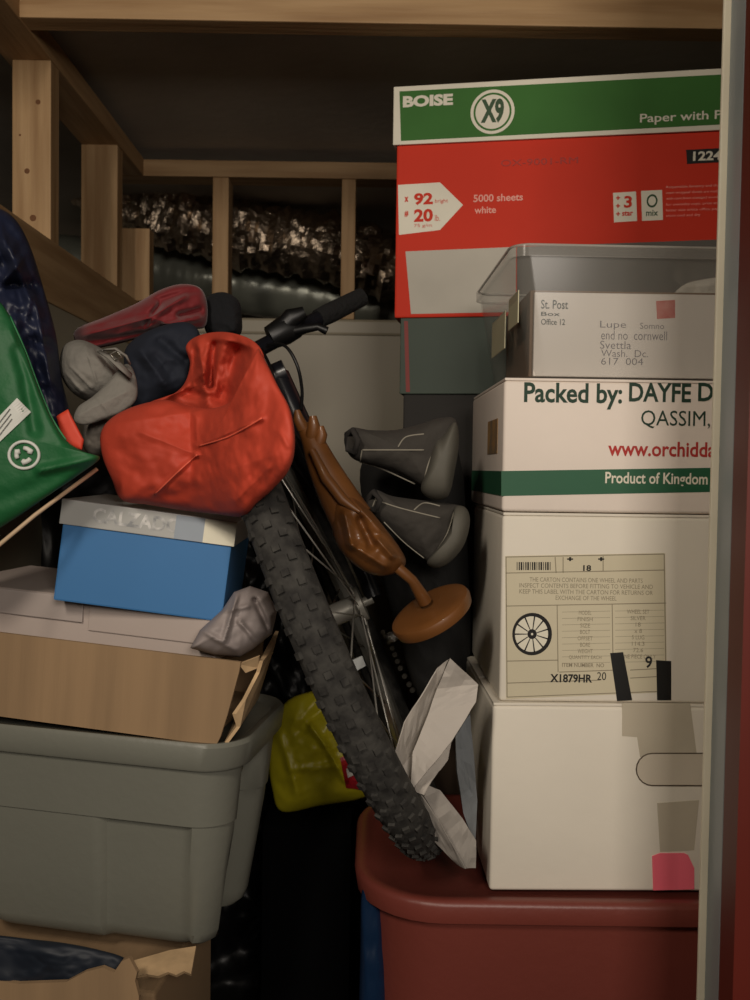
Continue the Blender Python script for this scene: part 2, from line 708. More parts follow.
def carton(name, O, w_, h, dep, yaw, m, label, tilt=0, cat='box', group=None, seam=True, parts=True):
    """closed cardboard carton; O is its near lower left corner"""
    M = frame(O, yaw, tilt)
    root = thing(name, M @ Matrix.Translation((w_ / 2, dep / 2, 0)), label, cat, group)
    body = build('carton_body', _soft(M, w_, dep, h - 0.003), m, root)
    smoothen(body, 30)
    if seam:
        f = at(M, MB())
        f.box((0.001, 0.001, h - 0.003), (w_ - 0.001, dep / 2 - 0.0008, h), 0.0008)
        build('flap', f, m, root)
        f = at(M, MB())
        f.box((0.001, dep / 2 + 0.0008, h - 0.003), (w_ - 0.001, dep - 0.001, h), 0.0008)
        build('flap', f, m, root)
    return root, Plane(M)


def _soft(M, w_, dep, h, bev=0.004, amp=0.0011):
    bm = bmesh.new()
    bmesh.ops.create_cube(bm, size=1)
    for v in bm.verts:
        v.co = Vector(((0.5 + v.co.x) * w_, (0.5 + v.co.y) * dep, (0.5 + v.co.z) * h))
    bmesh.ops.bevel(bm, geom=bm.edges[:], offset=bev, segments=3, affect='EDGES', profile=0.5)
    mb = MB()
    mb.M = M
    mb.frombm(bm)
    return mb


zA0 = zl
zA1 = W(492, 703, 0.985).z
zB1 = W(500, 512, 0.99).z
zC1 = W(500, 377, 0.99).z
zD1 = W(511, 243, 0.99).z
xa = W(491, 800, 0.985).x
xb = W(501, 600, 0.99).x
# plain white carton
boxA, plA = carton('plain_carton', (xa, 0.985, zA0), 0.40, zA1 - zA0, 0.25, 1.2, m_white,
                   'plain white carton with taped hand hole, lowest of the right stack', group='cartons in the right stack')
m_tape = mat('clear_tape', '#bfb5a2', rough=0.25, var=0.1, vscale=10)
build('tape_strip', plA.poly([(622, 703), (690, 703), (697, 757), (640, 757), (637, 737), (622, 736)], 0.0004), m_tape, boxA)
build('tape_strip', plA.poly([(657, 803), (699, 800), (694, 850), (660, 852)], 0.0004), m_tape, boxA)
# hand hole: raised rim of a die-cut oval plus the tucked flap
hp = [(710, 753)] + [(652 - 16 * sin(a), 769 - 16 * cos(a)) for a in [k * pi / 10 for k in range(11)]] + [(710, 785)]
build('hand_hole_flap', plA.poly(hp, 0.0010, 0.0003), mat('hand_hole_card', '#cfc4b2', rough=0.45, var=0.1), boxA)
mbx = MB()
mbx.tube([plA.M @ Vector((plA.hit(x, y)[0], -0.0012, plA.hit(x, y)[1])) for x, y in hp], 0.0007, 6)
build('hand_hole_cut', mbx, mat('hand_hole_edge', '#5d5143', rough=0.8), boxA)
build('sticky_note', plA.poly([(652, 856), (660, 853), (684, 853), (688, 855), (694, 868), (694, 889), (653, 890)], 0.0009),
      mat('neon_pink_paper', '#ff7285', rough=0.6, var=0.08, vscale=60, stretch=(1, 1, 0.1)), boxA)

# carton with the wheel label
boxB, plB = carton('labelled_carton', (xb, 0.99, zA1 + 0.0005), 0.40, zB1 - zA1 - 0.001, 0.26, 0.6, m_white,
                   'white carton with a cream wheel specification label and black tape', group='cartons in the right stack')
m_cream_lab = mat('cream_label_paper', '#cdc3a8', rough=0.6, var=0.05)
lab = build('specification_label', plB.poly([(505, 556), (665, 553), (667, 692), (506, 699)], 0.0004), m_cream_lab, boxB)
mbl = MB()


def rule(pl, x0, y0, x1, y1, t=0.9, base=0.0005, mb=None):
    a = pl.hit(x0, y0)
    b = pl.hit(x1, y1)
    A = Vector((a[0], -base, a[1]))
    B = Vector((b[0], -base, b[1]))
    d = (B - A).normalized()
    nn = Vector((-d.z, 0, d.x)) * (t / 900 * 0.5)
    mb.add([pl.M @ p for p in (A - nn, B - nn, B + nn, A + nn)], [(0, 1, 2, 3)])


for L in ((506, 557, 664, 554), (506, 573, 664, 570), (506, 606, 666, 603), (557, 605, 558, 672), (612, 604, 613, 668), (507, 661, 558, 660),
          (507, 683, 600, 680), (630, 670, 666, 668), (506, 557, 507, 697), (664, 554, 666, 692), (507, 697, 666, 691),
          (559, 672, 615, 670), (555, 557, 556, 573), (563, 557, 563, 573), (603, 556, 603, 571), (630, 678, 666, 676)):
    rule(plB, *L, mb=mbl)
for k in range(9):
    rule(plB, 562, 612 + k * 6.4, 610, 611 + k * 6.4, 0.35, mb=mbl)
    rule(plB, 615, 611 + k * 6.4, 664, 610 + k * 6.4, 0.35, mb=mbl)
build('ruled_lines', mbl, m_faint, boxB)
mbt = MB()
rows = [(580, 'THE CARTON CONTAINS ONE WHEEL AND PARTS'), (586, 'INSPECT CONTENTS BEFORE FITTING TO VEHICLE AND'),
        (592, 'KEEP THIS LABEL WITH THE CARTON FOR RETURNS OR'), (598, 'EXCHANGE OF THE WHEEL')]
for (y, t_) in rows:
    wdt = len(t_) * 1.45
    text_on(plB, t_, 586 - wdt, y - 2.2, 586 + wdt, y + 2.2, 0.0006, 0, mbt)
col1 = ['MODEL', 'FINISH', 'SIZE', 'BOLT', 'OFFSET', 'BORE', 'WEIGHT', 'QUANTITY EACH']
col2 = ['WHEEL SET', 'SILVER', '18', 'x 8', '5 LUG', '114.3', '72.6', 'ONE PIECE ONLY']
for k in range(8):
    a, b = col1[k], col2[k]
    y = 612.5 + 6.4 * k
    text_on(plB, a, 585 - len(a) * 1.25, y - 2, 585 + len(a) * 1.25, y + 2.2, 0.0006, 0.0, mbt)
    text_on(plB, b, 638 - len(b) * 1.25, y - 3, 638 + len(b) * 1.25, y + 1.2, 0.0006, 0.0, mbt)
text_on(plB, 'ITEM NUMBER  NO', 562, 663, 604, 667, 0.0006, 0.015, mbt)
build('small_print', mbt, m_faint, boxB)
for (tx, x0, y0, x1, y1, bo) in (('X1879HR', 550, 674, 592, 682.5, 0.03), ('20', 597, 672, 606, 680, 0.0), ('9', 645, 656, 652, 668, 0.02), ('18', 583, 565, 591, 571, 0.03),
                                 ('+', 567, 557, 573, 561, 0.06), ('+', 598, 557, 604, 561, 0.06)):
    build('printed_text', text_on(plB, tx, x0, y0, x1, y1, 0.0007, bo), m_ink, boxB)
mbt = MB()
for k in range(16):
    x = 517 + k * 2.2
    wd = 0.7 + 0.9 * ((k * 7) % 3) / 2
    rule(plB, x, 562, x, 570, wd, 0.0007, mbt)
build('barcode', mbt, m_ink, boxB)
# printed wheel picture
mbw = MB()
cu, cv = plB.hit(532, 634)


def ring(pl, cu, cv, ro, ri, sx, mb, base=0.0006, n=40, dx=0):
    V = []
    for k in range(n):
        a = 2 * pi * k / n
        V.append(pl.M @ Vector((cu + ro * sx * cos(a), -base, cv + ro * sin(a))))
        V.append(pl.M @ Vector((cu + dx + ri * sx * cos(a), -base, cv + ri * sin(a))))
    mb.add(V, [(2 * k, (2 * k + 2) % (2 * n), (2 * k + 3) % (2 * n), 2 * k + 1) for k in range(n)])


px = 0.99 / 900
ring(plB, cu, cv, 21.5 * px, 18 * px, 0.93, mbw, dx=-0.6 * px)
ring(plB, cu, cv, 5.0 * px, 1.2 * px, 0.95, mbw)
for k in range(11):
    a = 2 * pi * k / 11 + 0.3
    p1 = Vector((cu + 5 * px * cos(a), -0.0006, cv + 5 * px * sin(a)))
    p2 = Vector((cu + 17.5 * px * cos(a), -0.0006, cv + 18.4 * px * sin(a)))
    nn = Vector((-sin(a), 0, cos(a))) * px * 0.75
    mbw.add([plB.M @ p for p in (p1 - nn * 0.6, p2 - nn, p2 + nn, p1 + nn * 0.6)], [(0, 1, 2, 3)])
mbr = MB()
ring(plB, cu, cv, 18.5 * px, 0.1 * px, 0.92, mbr, base=0.0005)
build('wheel_disc_print', mbr, mat('pale_print', '#e6e0cc', rough=0.6), boxB)
build('wheel_picture', mbw, m_ink, boxB)
m_btape = mat('black_tape', '#0d0d0d', rough=0.5)
build('black_tape_strip', plB.poly([(610, 653), (623, 652), (632, 700), (617, 701)], 0.0008), m_btape, boxB)
build('black_tape_strip', plB.poly([(656, 660), (671, 661), (671, 700), (657, 700)], 0.0008), m_btape, boxB)

# fruit carton with the green band
boxC, plC = carton('packing_carton', (xb - 0.001, 0.990, zB1 + 0.0005), 0.41, zC1 - zB1 - 0.001, 0.28, 0.8, m_whitepink,
                   'white produce carton printed Packed by with a green band', group='cartons in the right stack')
m_grn = mat('dark_green_print', '#1f5a3c', rough=0.6, var=0.1)
m_gtxt = mat('dark_green_lettering', '#1c3a2a', rough=0.7)
m_rtxt = mat('red_lettering', '#b4302a', rough=0.7)
m_wtxt = mat('pale_lettering', '#e4ddca', rough=0.7)
build('green_band', plC.poly([(501.3, 471), (760, 467), (760, 491), (501.3, 496)], 0.0004), m_grn, boxC)
# band continues round the left side
s1 = plC.hit(501, 471)[1]
s0 = plC.hit(501, 496)[1]
build('green_band', at(plC.M, MB().box((-0.0006, 0.003, s0), (0.0, 0.275, s1))), m_grn, boxC)
build('orange_print', at(plC.M, MB().box((-0.0006, 0.04, s1 + 0.02), (0.0, 0.12, s1 + 0.06))), mat('orange_ink', '#b98a4a', rough=0.7, color2='#7a6a55', vscale=25), boxC)
build('printed_line', text_on(plC, 'Packed by:', 524, 383, 622, 409, 0.0005, 0.022), m_gtxt, boxC)
build('printed_line', text_on(plC, 'DAYFE', 629, 383, 691, 402, 0.0005, 0.022), m_gtxt, boxC)
build('printed_line', text_on(plC, 'DATES', 698, 383, 764, 402, 0.0005, 0.022), m_gtxt, boxC)
build('printed_line', text_on(plC, 'QASSIM,K.S.A.', 641, 411, 757, 429, 0.0005, 0.0), m_gtxt, boxC)
build('web_address', text_on(plC, 'www.orchiddates.com', 608, 442, 772, 457, 0.0005, 0.02), m_rtxt, boxC)
build('band_lettering', text_on(plC, 'Product of Kingdom of Saudi Arabia', 605, 473, 788, 488, 0.001, 0.018), m_wtxt, boxC)

# clear plastic bin on top, holding envelopes
xd = W(513, 243, 0.99).x
Md = frame((xd, 0.99, zC1), 1.5)
binr = thing('clear_plastic_bin', Md @ Matrix.Translation((0.2, 0.18, 0)), 'clear plastic bin with cloudy lid edge on the produce carton', 'plastic bin')
m_clear = mat('cloudy_clear_plastic', '#8b8981', rough=0.2, var=0.1, alpha=0.17)
m_clear2 = mat('cloudy_rim_plastic', '#a5a198', rough=0.2, var=0.1, alpha=0.30)
Hb = zD1 - zC1
bw, bd = 0.40, 0.285
mb = at(Md, MB())
outer = [[(x, y, z) for x, y in rrect(i, bw - i, i * 0.5, bd - i * 0.6, 0.02)] for z, i in ((0.001, 0.024), (Hb * 0.5, 0.012), (Hb - 0.012, 0.002))]
inner = [[(x, y, z) for x, y in rrect(i + .002, bw - i - .002, i * 0.5 + .002, bd - i * 0.6 - .002, 0.018)] for z, i in ((Hb - 0.012, 0.002), (Hb * 0.5, 0.012), (0.003, 0.024))]
mb.loft(outer + inner, True, True)
smoothen(build('bin_body', mb, m_clear, binr), 35)
mb = at(Md, MB())
rr = [(Hb - 0.014, 0.001), (Hb - 0.014, -0.003), (Hb - 0.002, -0.003), (Hb, -0.001), (Hb, 0.010)]
mb.loft([[(x, y, z) for x, y in rrect(i, bw - i, i, bd - i, 0.022)] for z, i in rr], False, True)
smoothen(build('lid', mb, m_clear2, binr), 35)
for (y0, y1, z0, z1) in ((0.015, 0.075, 0.062, 0.098), (0.10, 0.20, 0.045, 0.09)):
    k = 0.0125
    mbk = at(Md, MB())
    mbk.box((0.0095, y0, z0), (0.0105, y1, z1))
    build('sticker', mbk, mat('yellowed_sticker', '#c9c2a0', rough=0.6), binr)
mb = at(Md, MB())
mb.tube([(x, y, Hb - 0.001) for x, y in rrect(0.0, bw, 0.0, bd, 0.022)], 0.0014, 8, closed=True)
mb.v = mb.v
build('rim_edge', mb, mat('bright_rim_plastic', '#c4c0b6', rough=0.3, alpha=0.7), binr, True)
# contents
zin = zC1 + 0.0035
solo('document_folder', at(frame((W(520, 375, 1.215).x, 1.215, zC1 + 0.0035), 0.5), MB().box((0, 0, 0), (0.25, 0.03, zD1 - zC1 - 0.022), 0.002)), mat('dark_grey_folder', '#3a3836', rough=0.7),
     'dark grey folder standing at the rear of the clear bin', 'folder')
Me = frame((W(531, 375, 1.014).x, 1.014, zin), 0.5)
fb = solo('file_box', at(Me, MB().box((-0.002, 0.004, 0), (0.24, 0.175, W(560, 287, 1.0).z - zin), 0.002)), mat('brown_card', '#7d634e', rough=0.8),
          'brown card file box inside the clear bin behind the letter', 'box')
Mp = frame((W(533, 375, 1.010).x, 1.010, zin), 0.5)
plE = Plane(Mp)
hE = W(540, 292, 1.010).z - zin
env = solo('envelope', at(Mp, MB().box((0, 0, 0), (0.215, 0.006, hE), 0.0015)), mat('envelope_paper', '#efe6dc', rough=0.6, var=0.03),
           'white letter envelope with faint handwriting standing in the clear bin', 'envelope')
m_pen = mat('ballpoint_ink', '#8f8b8e', rough=0.8)
mbt = MB()
for (s, x0, y0, x1, y1) in (('Lupe', 600, 321, 626, 330), ('Somno', 640, 323, 664, 329), ('end no  cornwell', 601, 331, 667, 340), ('Svettla', 600, 341, 631, 349),
                            ('Wash.  Dc.', 601, 350, 648, 357), ('617  004', 601, 358, 643, 365)):
    text_on(plE, s, x0, y0, x1, y1, 0.0004, -0.004, mbt)
build('handwriting', mbt, m_pen, env)
mbt = MB()
for (s, x0, y0, x1, y1) in (('St. Post', 541, 300, 568, 309), ('Box', 541, 312, 560, 316), ('Office 12', 541, 319, 565, 325)):
    text_on(plE, s, x0, y0, x1, y1, 0.0004, 0.01, mbt)
build('return_address', mbt, mat('grey_green_ink', '#3f4a46', rough=0.8), env)
build('red_stamp', plE.poly([(656, 301), (675, 300), (675, 318), (657, 319)], 0.0003), mat('pale_red_ink', '#d98a80', rough=0.7, color2='#cf6a62', vscale=90), env)
Mq = frame((W(683, 330, 1.21).x, 1.21, zin), 0.5)
solo('folded_paper', Lump([(672, 300), (682, 286), (700, 280), (730, 279), (730, 310), (690, 312)], 1.205, 0.004, amp=0.003, nscale=40).mesh(), m_white,
     'crumpled white paper sticking up beside the letter in the bin', 'paper', smooth=True)

# printer paper cartons behind
m_red = mat('printed_red_card', '#cf3824', spec=0.15, rough=0.6, var=0.06)
m_greenlid = mat('printed_green_card', '#3f7034', spec=0.15, rough=0.6, var=0.12)
m_lidwhite = mat('lid_white_card', '#e2dcca', rough=0.55)


def papercarton(O, yaw, w_, h, dep, lidh, label, green):
    M = frame(O, yaw)
    root = thing('paper_carton', M @ Matrix.Translation((w_ / 2, dep / 2, 0)), label, 'box', 'printer paper cartons behind the stack')
    build('carton_body', at(M, MB().box((0, 0, 0), (w_, dep, h - 0.004), 0.003)), m_red if not green else mat('shaded_body_card', '#25221f', rough=0.8), root)
    t = 0.004
    lm = m_lidwhite if not green else mat('shaded_green_card', '#2c3b2e', rough=0.6)  # lower carton's lid and body colours darkened to hold its shadow
    mb = at(M, MB())
    g = 0.0012
    mb.box((-g - t, -g - t, h - lidh), (w_ + g + t, -g, h), 0.001)
    mb.box((-g - t, dep + g, h - lidh), (w_ + g + t, dep + g + t, h), 0.001)
    mb.box((-g - t, -g, h - lidh), (-g, dep + g, h), 0.001)
    mb.box((w_ + g, -g, h - lidh), (w_ + g + t, dep + g, h), 0.001)
    mb.box((-g, -g, h - t), (w_ + g, dep + g, h), 0.0005)
    build('lid', mb, lm, root)
    return root, M


DB = 1.385
OB = W(402, 318, DB)
zb = OB.z
ob = W(398, 250, DB)
yawB = -9.5
hB = W(393, 88, DB).z - zb
lidB = W(393, 88, DB).z - W(395, 146, DB).z
pc, MBz = papercarton((W(396, 200, DB).x, DB, zb), yawB, 0.56, hB, 0.36, lidB, 'red and green printer paper carton, topmost behind the clear bin', False)
plL = Plane(MBz @ Matrix.Translation((0, -0.0052, 0)))
plR = Plane(MBz)
build('green_panel', plL.poly([(399.5, 91.5), (790, 71), (790, 121), (401, 141)], 0.0005), m_greenlid, pc)
m_w = m_lidwhite
build('maker_lettering', text_on(plL, 'BOISE', 403, 95, 453, 106.5, 0.0008, 0.05), m_w, pc)
build('slogan_lettering', text_on(plL, 'Paper with Purpose', 640, 111, 768, 122.5, 0.0008, 0.012), m_w, pc)
lc = plL.hit(492.5, 112)
mbw = MB()
sc = 1.33 / 900
ring(plL, lc[0], lc[1], 22 * sc, 19 * sc, 1.0, mbw, base=0.0009)
ring(plL, lc[0], lc[1], 17 * sc, 0.1 * sc, 1.0, mbw, base=0.0009)
build('round_badge', mbw, m_w, pc)
build('badge_lettering', text_on(plL, 'X9', 481, 99, 504, 123.5, 0.0012, 0.045), mat('badge_dark_green', '#2a4a28', rough=0.6), pc)
build('white_arrow_panel', plR.poly([(398, 185), (440, 182.5), (463, 205), (440, 230), (399, 235)], 0.0005), m_w, pc)
tr = text_on(plR, '92', 414, 193, 433, 205, 0.0008, 0.04)
tr = text_on(plR, '20', 414, 209, 433, 222, 0.0008, 0.04, tr)
tr = text_on(plR, 'x', 404.5, 197, 408.5, 202, 0.0008, 0.06, tr)
tr = text_on(plR, '#', 404.5, 211, 408.5, 217, 0.0008, 0.04, tr)
tr = text_on(plR, 'bright', 435, 199, 448, 204, 0.0008, 0.0, tr)
tr = text_on(plR, 'lb.', 435, 215, 440, 221, 0.0008, 0.0, tr)
tr = text_on(plR, '75 g/m', 414, 224, 432, 228, 0.0008, 0.0, tr)
build('red_figures', tr, m_red, pc)
m_pp = mat('soft_pink_print', '#eda596', rough=0.6)
build('white_lettering', text_on(plR, '5000 sheets', 473.5, 194, 523, 201.5, 0.0007, 0.02), m_pp, pc)
build('white_lettering', text_on(plR, 'white', 474.5, 206.5, 496, 213.5, 0.0007, 0.02), m_pp, pc)
tw = MB()
for k in range(6):
    s = ['Responsible forestry and the', 'ream wrapped sheets are made', 'with care from managed woods', 'for everyday copy, print and fax', 'letter size white office paper', 'store cool and dry'][k]
    text_on(plR, s, 666, 185 + k * 6 - k * 0.2, 666 + len(s) * 1.9, 188.2 + k * 6 - k * 0.2, 0.0007, 0.0, tw)
build('fine_print', tw, m_pp, pc)
build('certification_panel', plR.poly([(613, 193), (636, 191.5), (637, 221), (614, 222.5)], 0.0005), m_w, pc)
build('certification_panel', plR.poly([(641, 191), (662, 190), (663, 220), (642, 221)], 0.0005), m_w, pc)
t_ = text_on(plR, '3', 624, 196, 632, 208, 0.0008, 0.03)
for yy in (196, 204, 212):
    text_on(plR, '+', 616, yy, 620, yy + 4, 0.0008, 0.05, t_)
text_on(plR, 'star', 622, 211, 633, 216, 0.0008, 0.03, t_)
build('red_panel_print', t_, m_red, pc)
t_ = MB()
cc = plR.hit(652, 201)
ring(plR, cc[0], cc[1], 6.5 * sc, 4.5 * sc, 0.8, t_, base=0.0008)
text_on(plR, 'mix', 646, 210, 658, 216, 0.0008, 0.02, t_)
build('green_panel_print', t_, mat('badge_dark_green', '#2a4a28'), pc)
build('black_number_panel', plR.poly([(686, 150), (790, 144.5), (790, 159), (687, 164)], 0.0005), m_ink, pc)
build('panel_number', text_on(plR, '12240', 693, 151, 729, 160.5, 0.0008, 0.03), m_w, pc)
build('pressed_stamp', text_on(plR, 'OX-9001-RM', 501, 158.5, 578, 165, 0.0006, 0.0), mat('dull_red_ink', '#a52416', rough=0.6), pc)
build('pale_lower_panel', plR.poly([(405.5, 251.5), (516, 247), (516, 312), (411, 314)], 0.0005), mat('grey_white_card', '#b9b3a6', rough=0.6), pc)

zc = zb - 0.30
build('bin_dimming_panel', plR.poly([(517, 247), (790, 237), (790, 306), (517, 312)], 0.0005), mat('bin_dimming_grey', '#5a554f', rough=0.6), pc)  # dimness seen through the bin, painted as an added dark panel
pc2, MC2 = papercarton((W(404, 350, DB).x, DB, zc), yawB, 0.54, 0.299, 0.34, 0.115, 'green lidded paper carton under the topmost red carton, shade in its colours', True)
pl2 = Plane(MC2 @ Matrix.Translation((0, -0.0052, 0)))
build('red_edge_stripe', pl2.poly([(404, 321), (408, 321), (410, 392), (406, 392)], 0.0005), mat('dark_red_print', '#7a2018', rough=0.6), pc2)
xx = W(404, 350, DB).x
Mu = frame((xx + 0.01, DB + 0.02, 0.0), yawB)
sup = solo('moving_carton', at(Mu, MB().box((0, 0, 0), (0.5, 0.33, zc - 0.0005), 0.004)), mat('dark_brown_card', '#4a3a2c', rough=0.85),
           'dark brown carton on the floor under the paper cartons', 'box')
build('packing_tape', at(Mu, MB().box((0.22, -0.0008, 0.1), (0.27, 0.0, zc - 0.004))), m_tape, sup)

# ================================================================== LEFT STACK
YAW = -9.0
m_grey = mat('grey_plastic', '#77776d', rough=0.42, var=0.06, vscale=3, bump=0.05, bscale=80)
DT = 0.93
Og = W(240, 749, DT)
Mt = frame(Og, YAW, 2.0)
Hg = 0.244
gt = thing('storage_tote', Mt @ Matrix.Translation((-0.18, 0.15, -Hg)), 'grey plastic storage tote under the open cardboard box', 'storage tote')
gw, gd = 0.355, 0.225


def tote_ring(z, ins, r, rib):
    base = rrect(-gw + ins, -ins, ins, gd - ins, r, 10)
    # densify
    pts = []
    n = len(base)
    for i in range(n):
        a, b = base[i], base[(i + 1) % n]
        L = math.hypot(b[0] - a[0], b[1] - a[1])
        k = max(1, int(L / 0.004))
        if len(pts) > 5000:
            k = 1
        for j in range(k):
            pts.append((a[0] + (b[0] - a[0]) * j / k, a[1] + (b[1] - a[1]) * j / k))
    return pts


def rib_inset(x, y, z, ins):
    """how far the ribbed lower body steps in"""
    d = 0.0

    def st(v, a, b, s=0.0025):
        return 1 / (1 + math.exp(-(v - a) / s)) * 1 / (1 + math.exp((v - b) / s))
    if y < ins + 0.03:
        d = 0.0085 * st(x, -0.160, -0.060, 0.0012) + 0.001 * st(x, -0.40, -0.160)
        return 0, d
    if x > -ins - 0.03:
        d = 0.030 * st(y, 0.065, 0.14, 0.004)
        return -d, 0
    return 0, 0


N0 = None
levels = []
for (z, ins, rib) in ((-0.028, 0.010, 0), (-0.045, 0.011, 0), (-0.060, 0.012, 0), (-0.0955, 0.0145, 0), (-0.097, 0.0165, 1), (-0.11, 0.0172, 1), (-0.16, 0.023, 1), (-0.225, 0.031, 1), (-0.236, 0.035, 1), (-Hg, 0.044, 1)):
    base = rrect(-gw, 0, 0, gd, 0.05, 10)
    cx, cy = -gw / 2, gd / 2
    pts = []
    n = len(base)
    for i in range(n):
        a, b = base[i], base[(i + 1) % n]
        L = math.hypot(b[0] - a[0], b[1] - a[1])
        k = max(1, int(L / 0.006))
        for j in range(k):
            pts.append((a[0] + (b[0] - a[0]) * j / k, a[1] + (b[1] - a[1]) * j / k))
    ring_ = []
    for (x, y) in pts:
        sx = (gw / 2 - ins) / (gw / 2)
        sy = (gd / 2 - ins) / (gd / 2)
        X, Y = cx + (x - cx) * sx, cy + (y - cy) * sy
        dx, dy = rib_inset(X, Y, z, ins) if True else (0, 0)
        side_only = 1 if rib else 0
        if not rib:
            dy = 0
            dx = dx * (1 if z < -0.035 else 0.0)
        ring_.append((X + dx, Y + dy, z))
    levels.append(ring_)
smoothen(build('tub', at(Mt, MB().loft(levels)), m_grey, gt), 32)
rim = [(-0.030, 0.008), (-0.030, 0.0035), (-0.027, 0.002), (-0.004, 0.0), (0.0, 0.003), (-0.001, 0.010), (-0.006, 0.014)]
smoothen(build('lid', at(Mt, MB().loft([[(x, y, z) for x, y in rrect(-gw + i, -i, i, gd - i, 0.05 - i * 0.3, 10)] for z, i in rim])), m_grey, gt), 45)

# torn cardboard box below
m_card = mat('brown_corrugated_card', '#997d5d', rough=0.85, var=0.14, vscale=2.2, stretch=(14, 1, 1), bump=0.12, bscale=6)
m_cardin = mat('torn_card_edge', '#c9a980', rough=0.9, var=0.25, vscale=30)
zt0 = (Mt @ Vector((-0.05, 0.05, -Hg))).z
Mx = frame((W(133, 1000, 0.875).x, 0.875, 0.0), -7)
cb = thing('cardboard_box', Mx @ Matrix.Translation((-0.2, 0.2, 0)), 'torn brown cardboard box beneath the grey tote', 'box', )
hc = W(60, 985, 0.875).z
mb = at(Mx, MB())
top = [(-0.27, hc - 0.004), (-0.25, hc), (-0.22, hc - 0.002), (-0.12, hc - 0.008), (-0.07, hc - 0.002), (-0.05, hc + 0.010), (-0.032, hc + 0.016), (-0.02, hc + 0.012), (-0.012, hc + 0.024),
       (-0.004, hc + 0.028), (0.004, hc + 0.014), (0.002, hc + 0.005), (0.006, hc - 0.01)]
mb.prism([(-0.27, 0, 0)] + [(x, 0, z) for x, z in top] + [(0.005, 0, 0)], (0, 0.005, 0))
build('front_panel', mb, m_card, cb)
mb = at(Mx, MB())
zi = zt0 - 0.022
mb.box((-0.27, 0.06, 0.0), (0.0, 0.26, zi), 0.004)
build('inner_carton', mb, m_card, cb)
# torn flap lying out under the tote corner
fl = [(120, 968), (135, 960), (170, 950), (196, 946), (191, 974), (184, 971), (176, 975), (168, 972), (158, 976), (146, 974), (136, 976)]
mb = MB()
P = [W(x, y, 0.90 + (976 - y) * 0.0016) for x, y in fl]
mb.prism(P, (0, 0.003, -0.004))
build('torn_flap', mb, m_cardin, cb)
solo('dark_bag', Lump([(-40, 938), (40, 940), (100, 950), (128, 962), (110, 984), (40, 990), (-40, 992)], 0.905, 0.012, 0.02, amp=0.006, nscale=20).mesh(),
     mat('dark_blue_plastic', '#141c28', rough=0.6), 'dark blue bag squeezed between grey tote and torn box', 'bag', smooth=True)

# open cardboard box on the tote
Ob = W(216, 745.5, 0.945)
Mo = frame(Ob, YAW, 3.9)
ocb = thing('cardboard_box', Mo @ Matrix.Translation((-0.2, 0.15, 0)), 'open shallow brown cardboard box on the grey tote, corner split', 'box')
Hf = 0.093
mb = at(Mo, MB())
mb.prism([(-0.33, 0, 0.0), (-0.33, 0, Hf), (0.020, 0, Hf - 0.001), (0.019, 0, Hf - 0.012), (0.010, 0, 0.035), (0.004, 0, 0.01), (0.0, 0, 0.0)], (0, 0.004, 0))
build('front_panel', mb, m_card, ocb)
mb = at(Mo, MB())
mb.box((-0.325, 0.006, 0.0005), (-0.012, 0.20, 0.0045))
build('bottom_panel', mb, m_card, ocb)
mb = at(Mo, MB())
mb.box((-0.325, 0.20, 0.0), (-0.012, 0.204, Hf))
build('rear_panel', mb, m_card, ocb)
mb = at(Mo, MB())
sp = [(0.010, 0.006, 0.0), (0.022, 0.010, 0.020), (0.018, 0.004, 0.035), (0.026, 0.010, 0.05), (0.036, 0.02, 0.078), (0.040, 0.016, 0.092), (0.030, 0.10, 0.092), (0.010, 0.19, 0.09), (-0.01, 0.19, 0.0)]
mb.prism(sp, (-0.004, 0, 0))
build('side_panel', mb, m_cardin, ocb)
mb = at(Mo, MB())
mb.prism([(0.018, 0.001, Hf - 0.004), (0.036, 0.012, Hf + 0.004), (0.034, 0.02, Hf - 0.010), (0.024, 0.008, Hf - 0.014)], (0, 0.004, 0.001))
build('torn_corner', mb, m_cardin, ocb)

# white flat carton lying in the open box
m_pack = mat('dusty_white_card', '#b5a79f', rough=0.6, var=0.08, vscale=6)
Mw = frame(W(214, 664, 0.972), YAW, 4.2)
wp = thing('flat_carton', Mw @ Matrix.Translation((-0.2, 0.12, 0)), 'dusty white flat carton lying in the open cardboard box', 'box')
build('carton_body', at(Mw, MB().box((-0.325, 0.002, 0.0), (0.0, 0.18, 0.056), 0.003)), m_pack, wp)
build('front_flap', at(Mw, MB().box((-0.325, -0.002, 0.028), (-0.155, 0.001, 0.0555), 0.001)), mat('dusty_white_flap', '#aa9e98', rough=0.6), wp)
build('front_flap', at(Mw, MB().box((-0.148, -0.001, 0.02), (-0.004, 0.001, 0.055), 0.001)), m_pack, wp)
lb = Lump([(190, 648), (200, 630), (222, 610), (234, 592), (250, 586), (268, 592), (277, 612), (272, 634), (252, 650), (240, 657), (214, 655)],
          lambda x, y: 0.965 + (x - 235) * 0.0006, 0.03, 0.05,
          creases=((238, 592, 224, 640, 3, 0.010), (255, 600, 270, 632, 2.5, -0.014), (240, 622, 262, 648, 3, 0.008), (205, 632, 235, 650, 3, 0.006), (222, 612, 248, 606, 3, 0.006)), amp=0.008, nscale=16, sharp=True, power=4)
solo('plastic_bag', lb.mesh(), mat('pale_grey_film', '#9a8f8c', rough=0.65, var=0.15, vscale=10), 'crumpled pale grey plastic bag at the split box corner', 'bag', smooth=True)

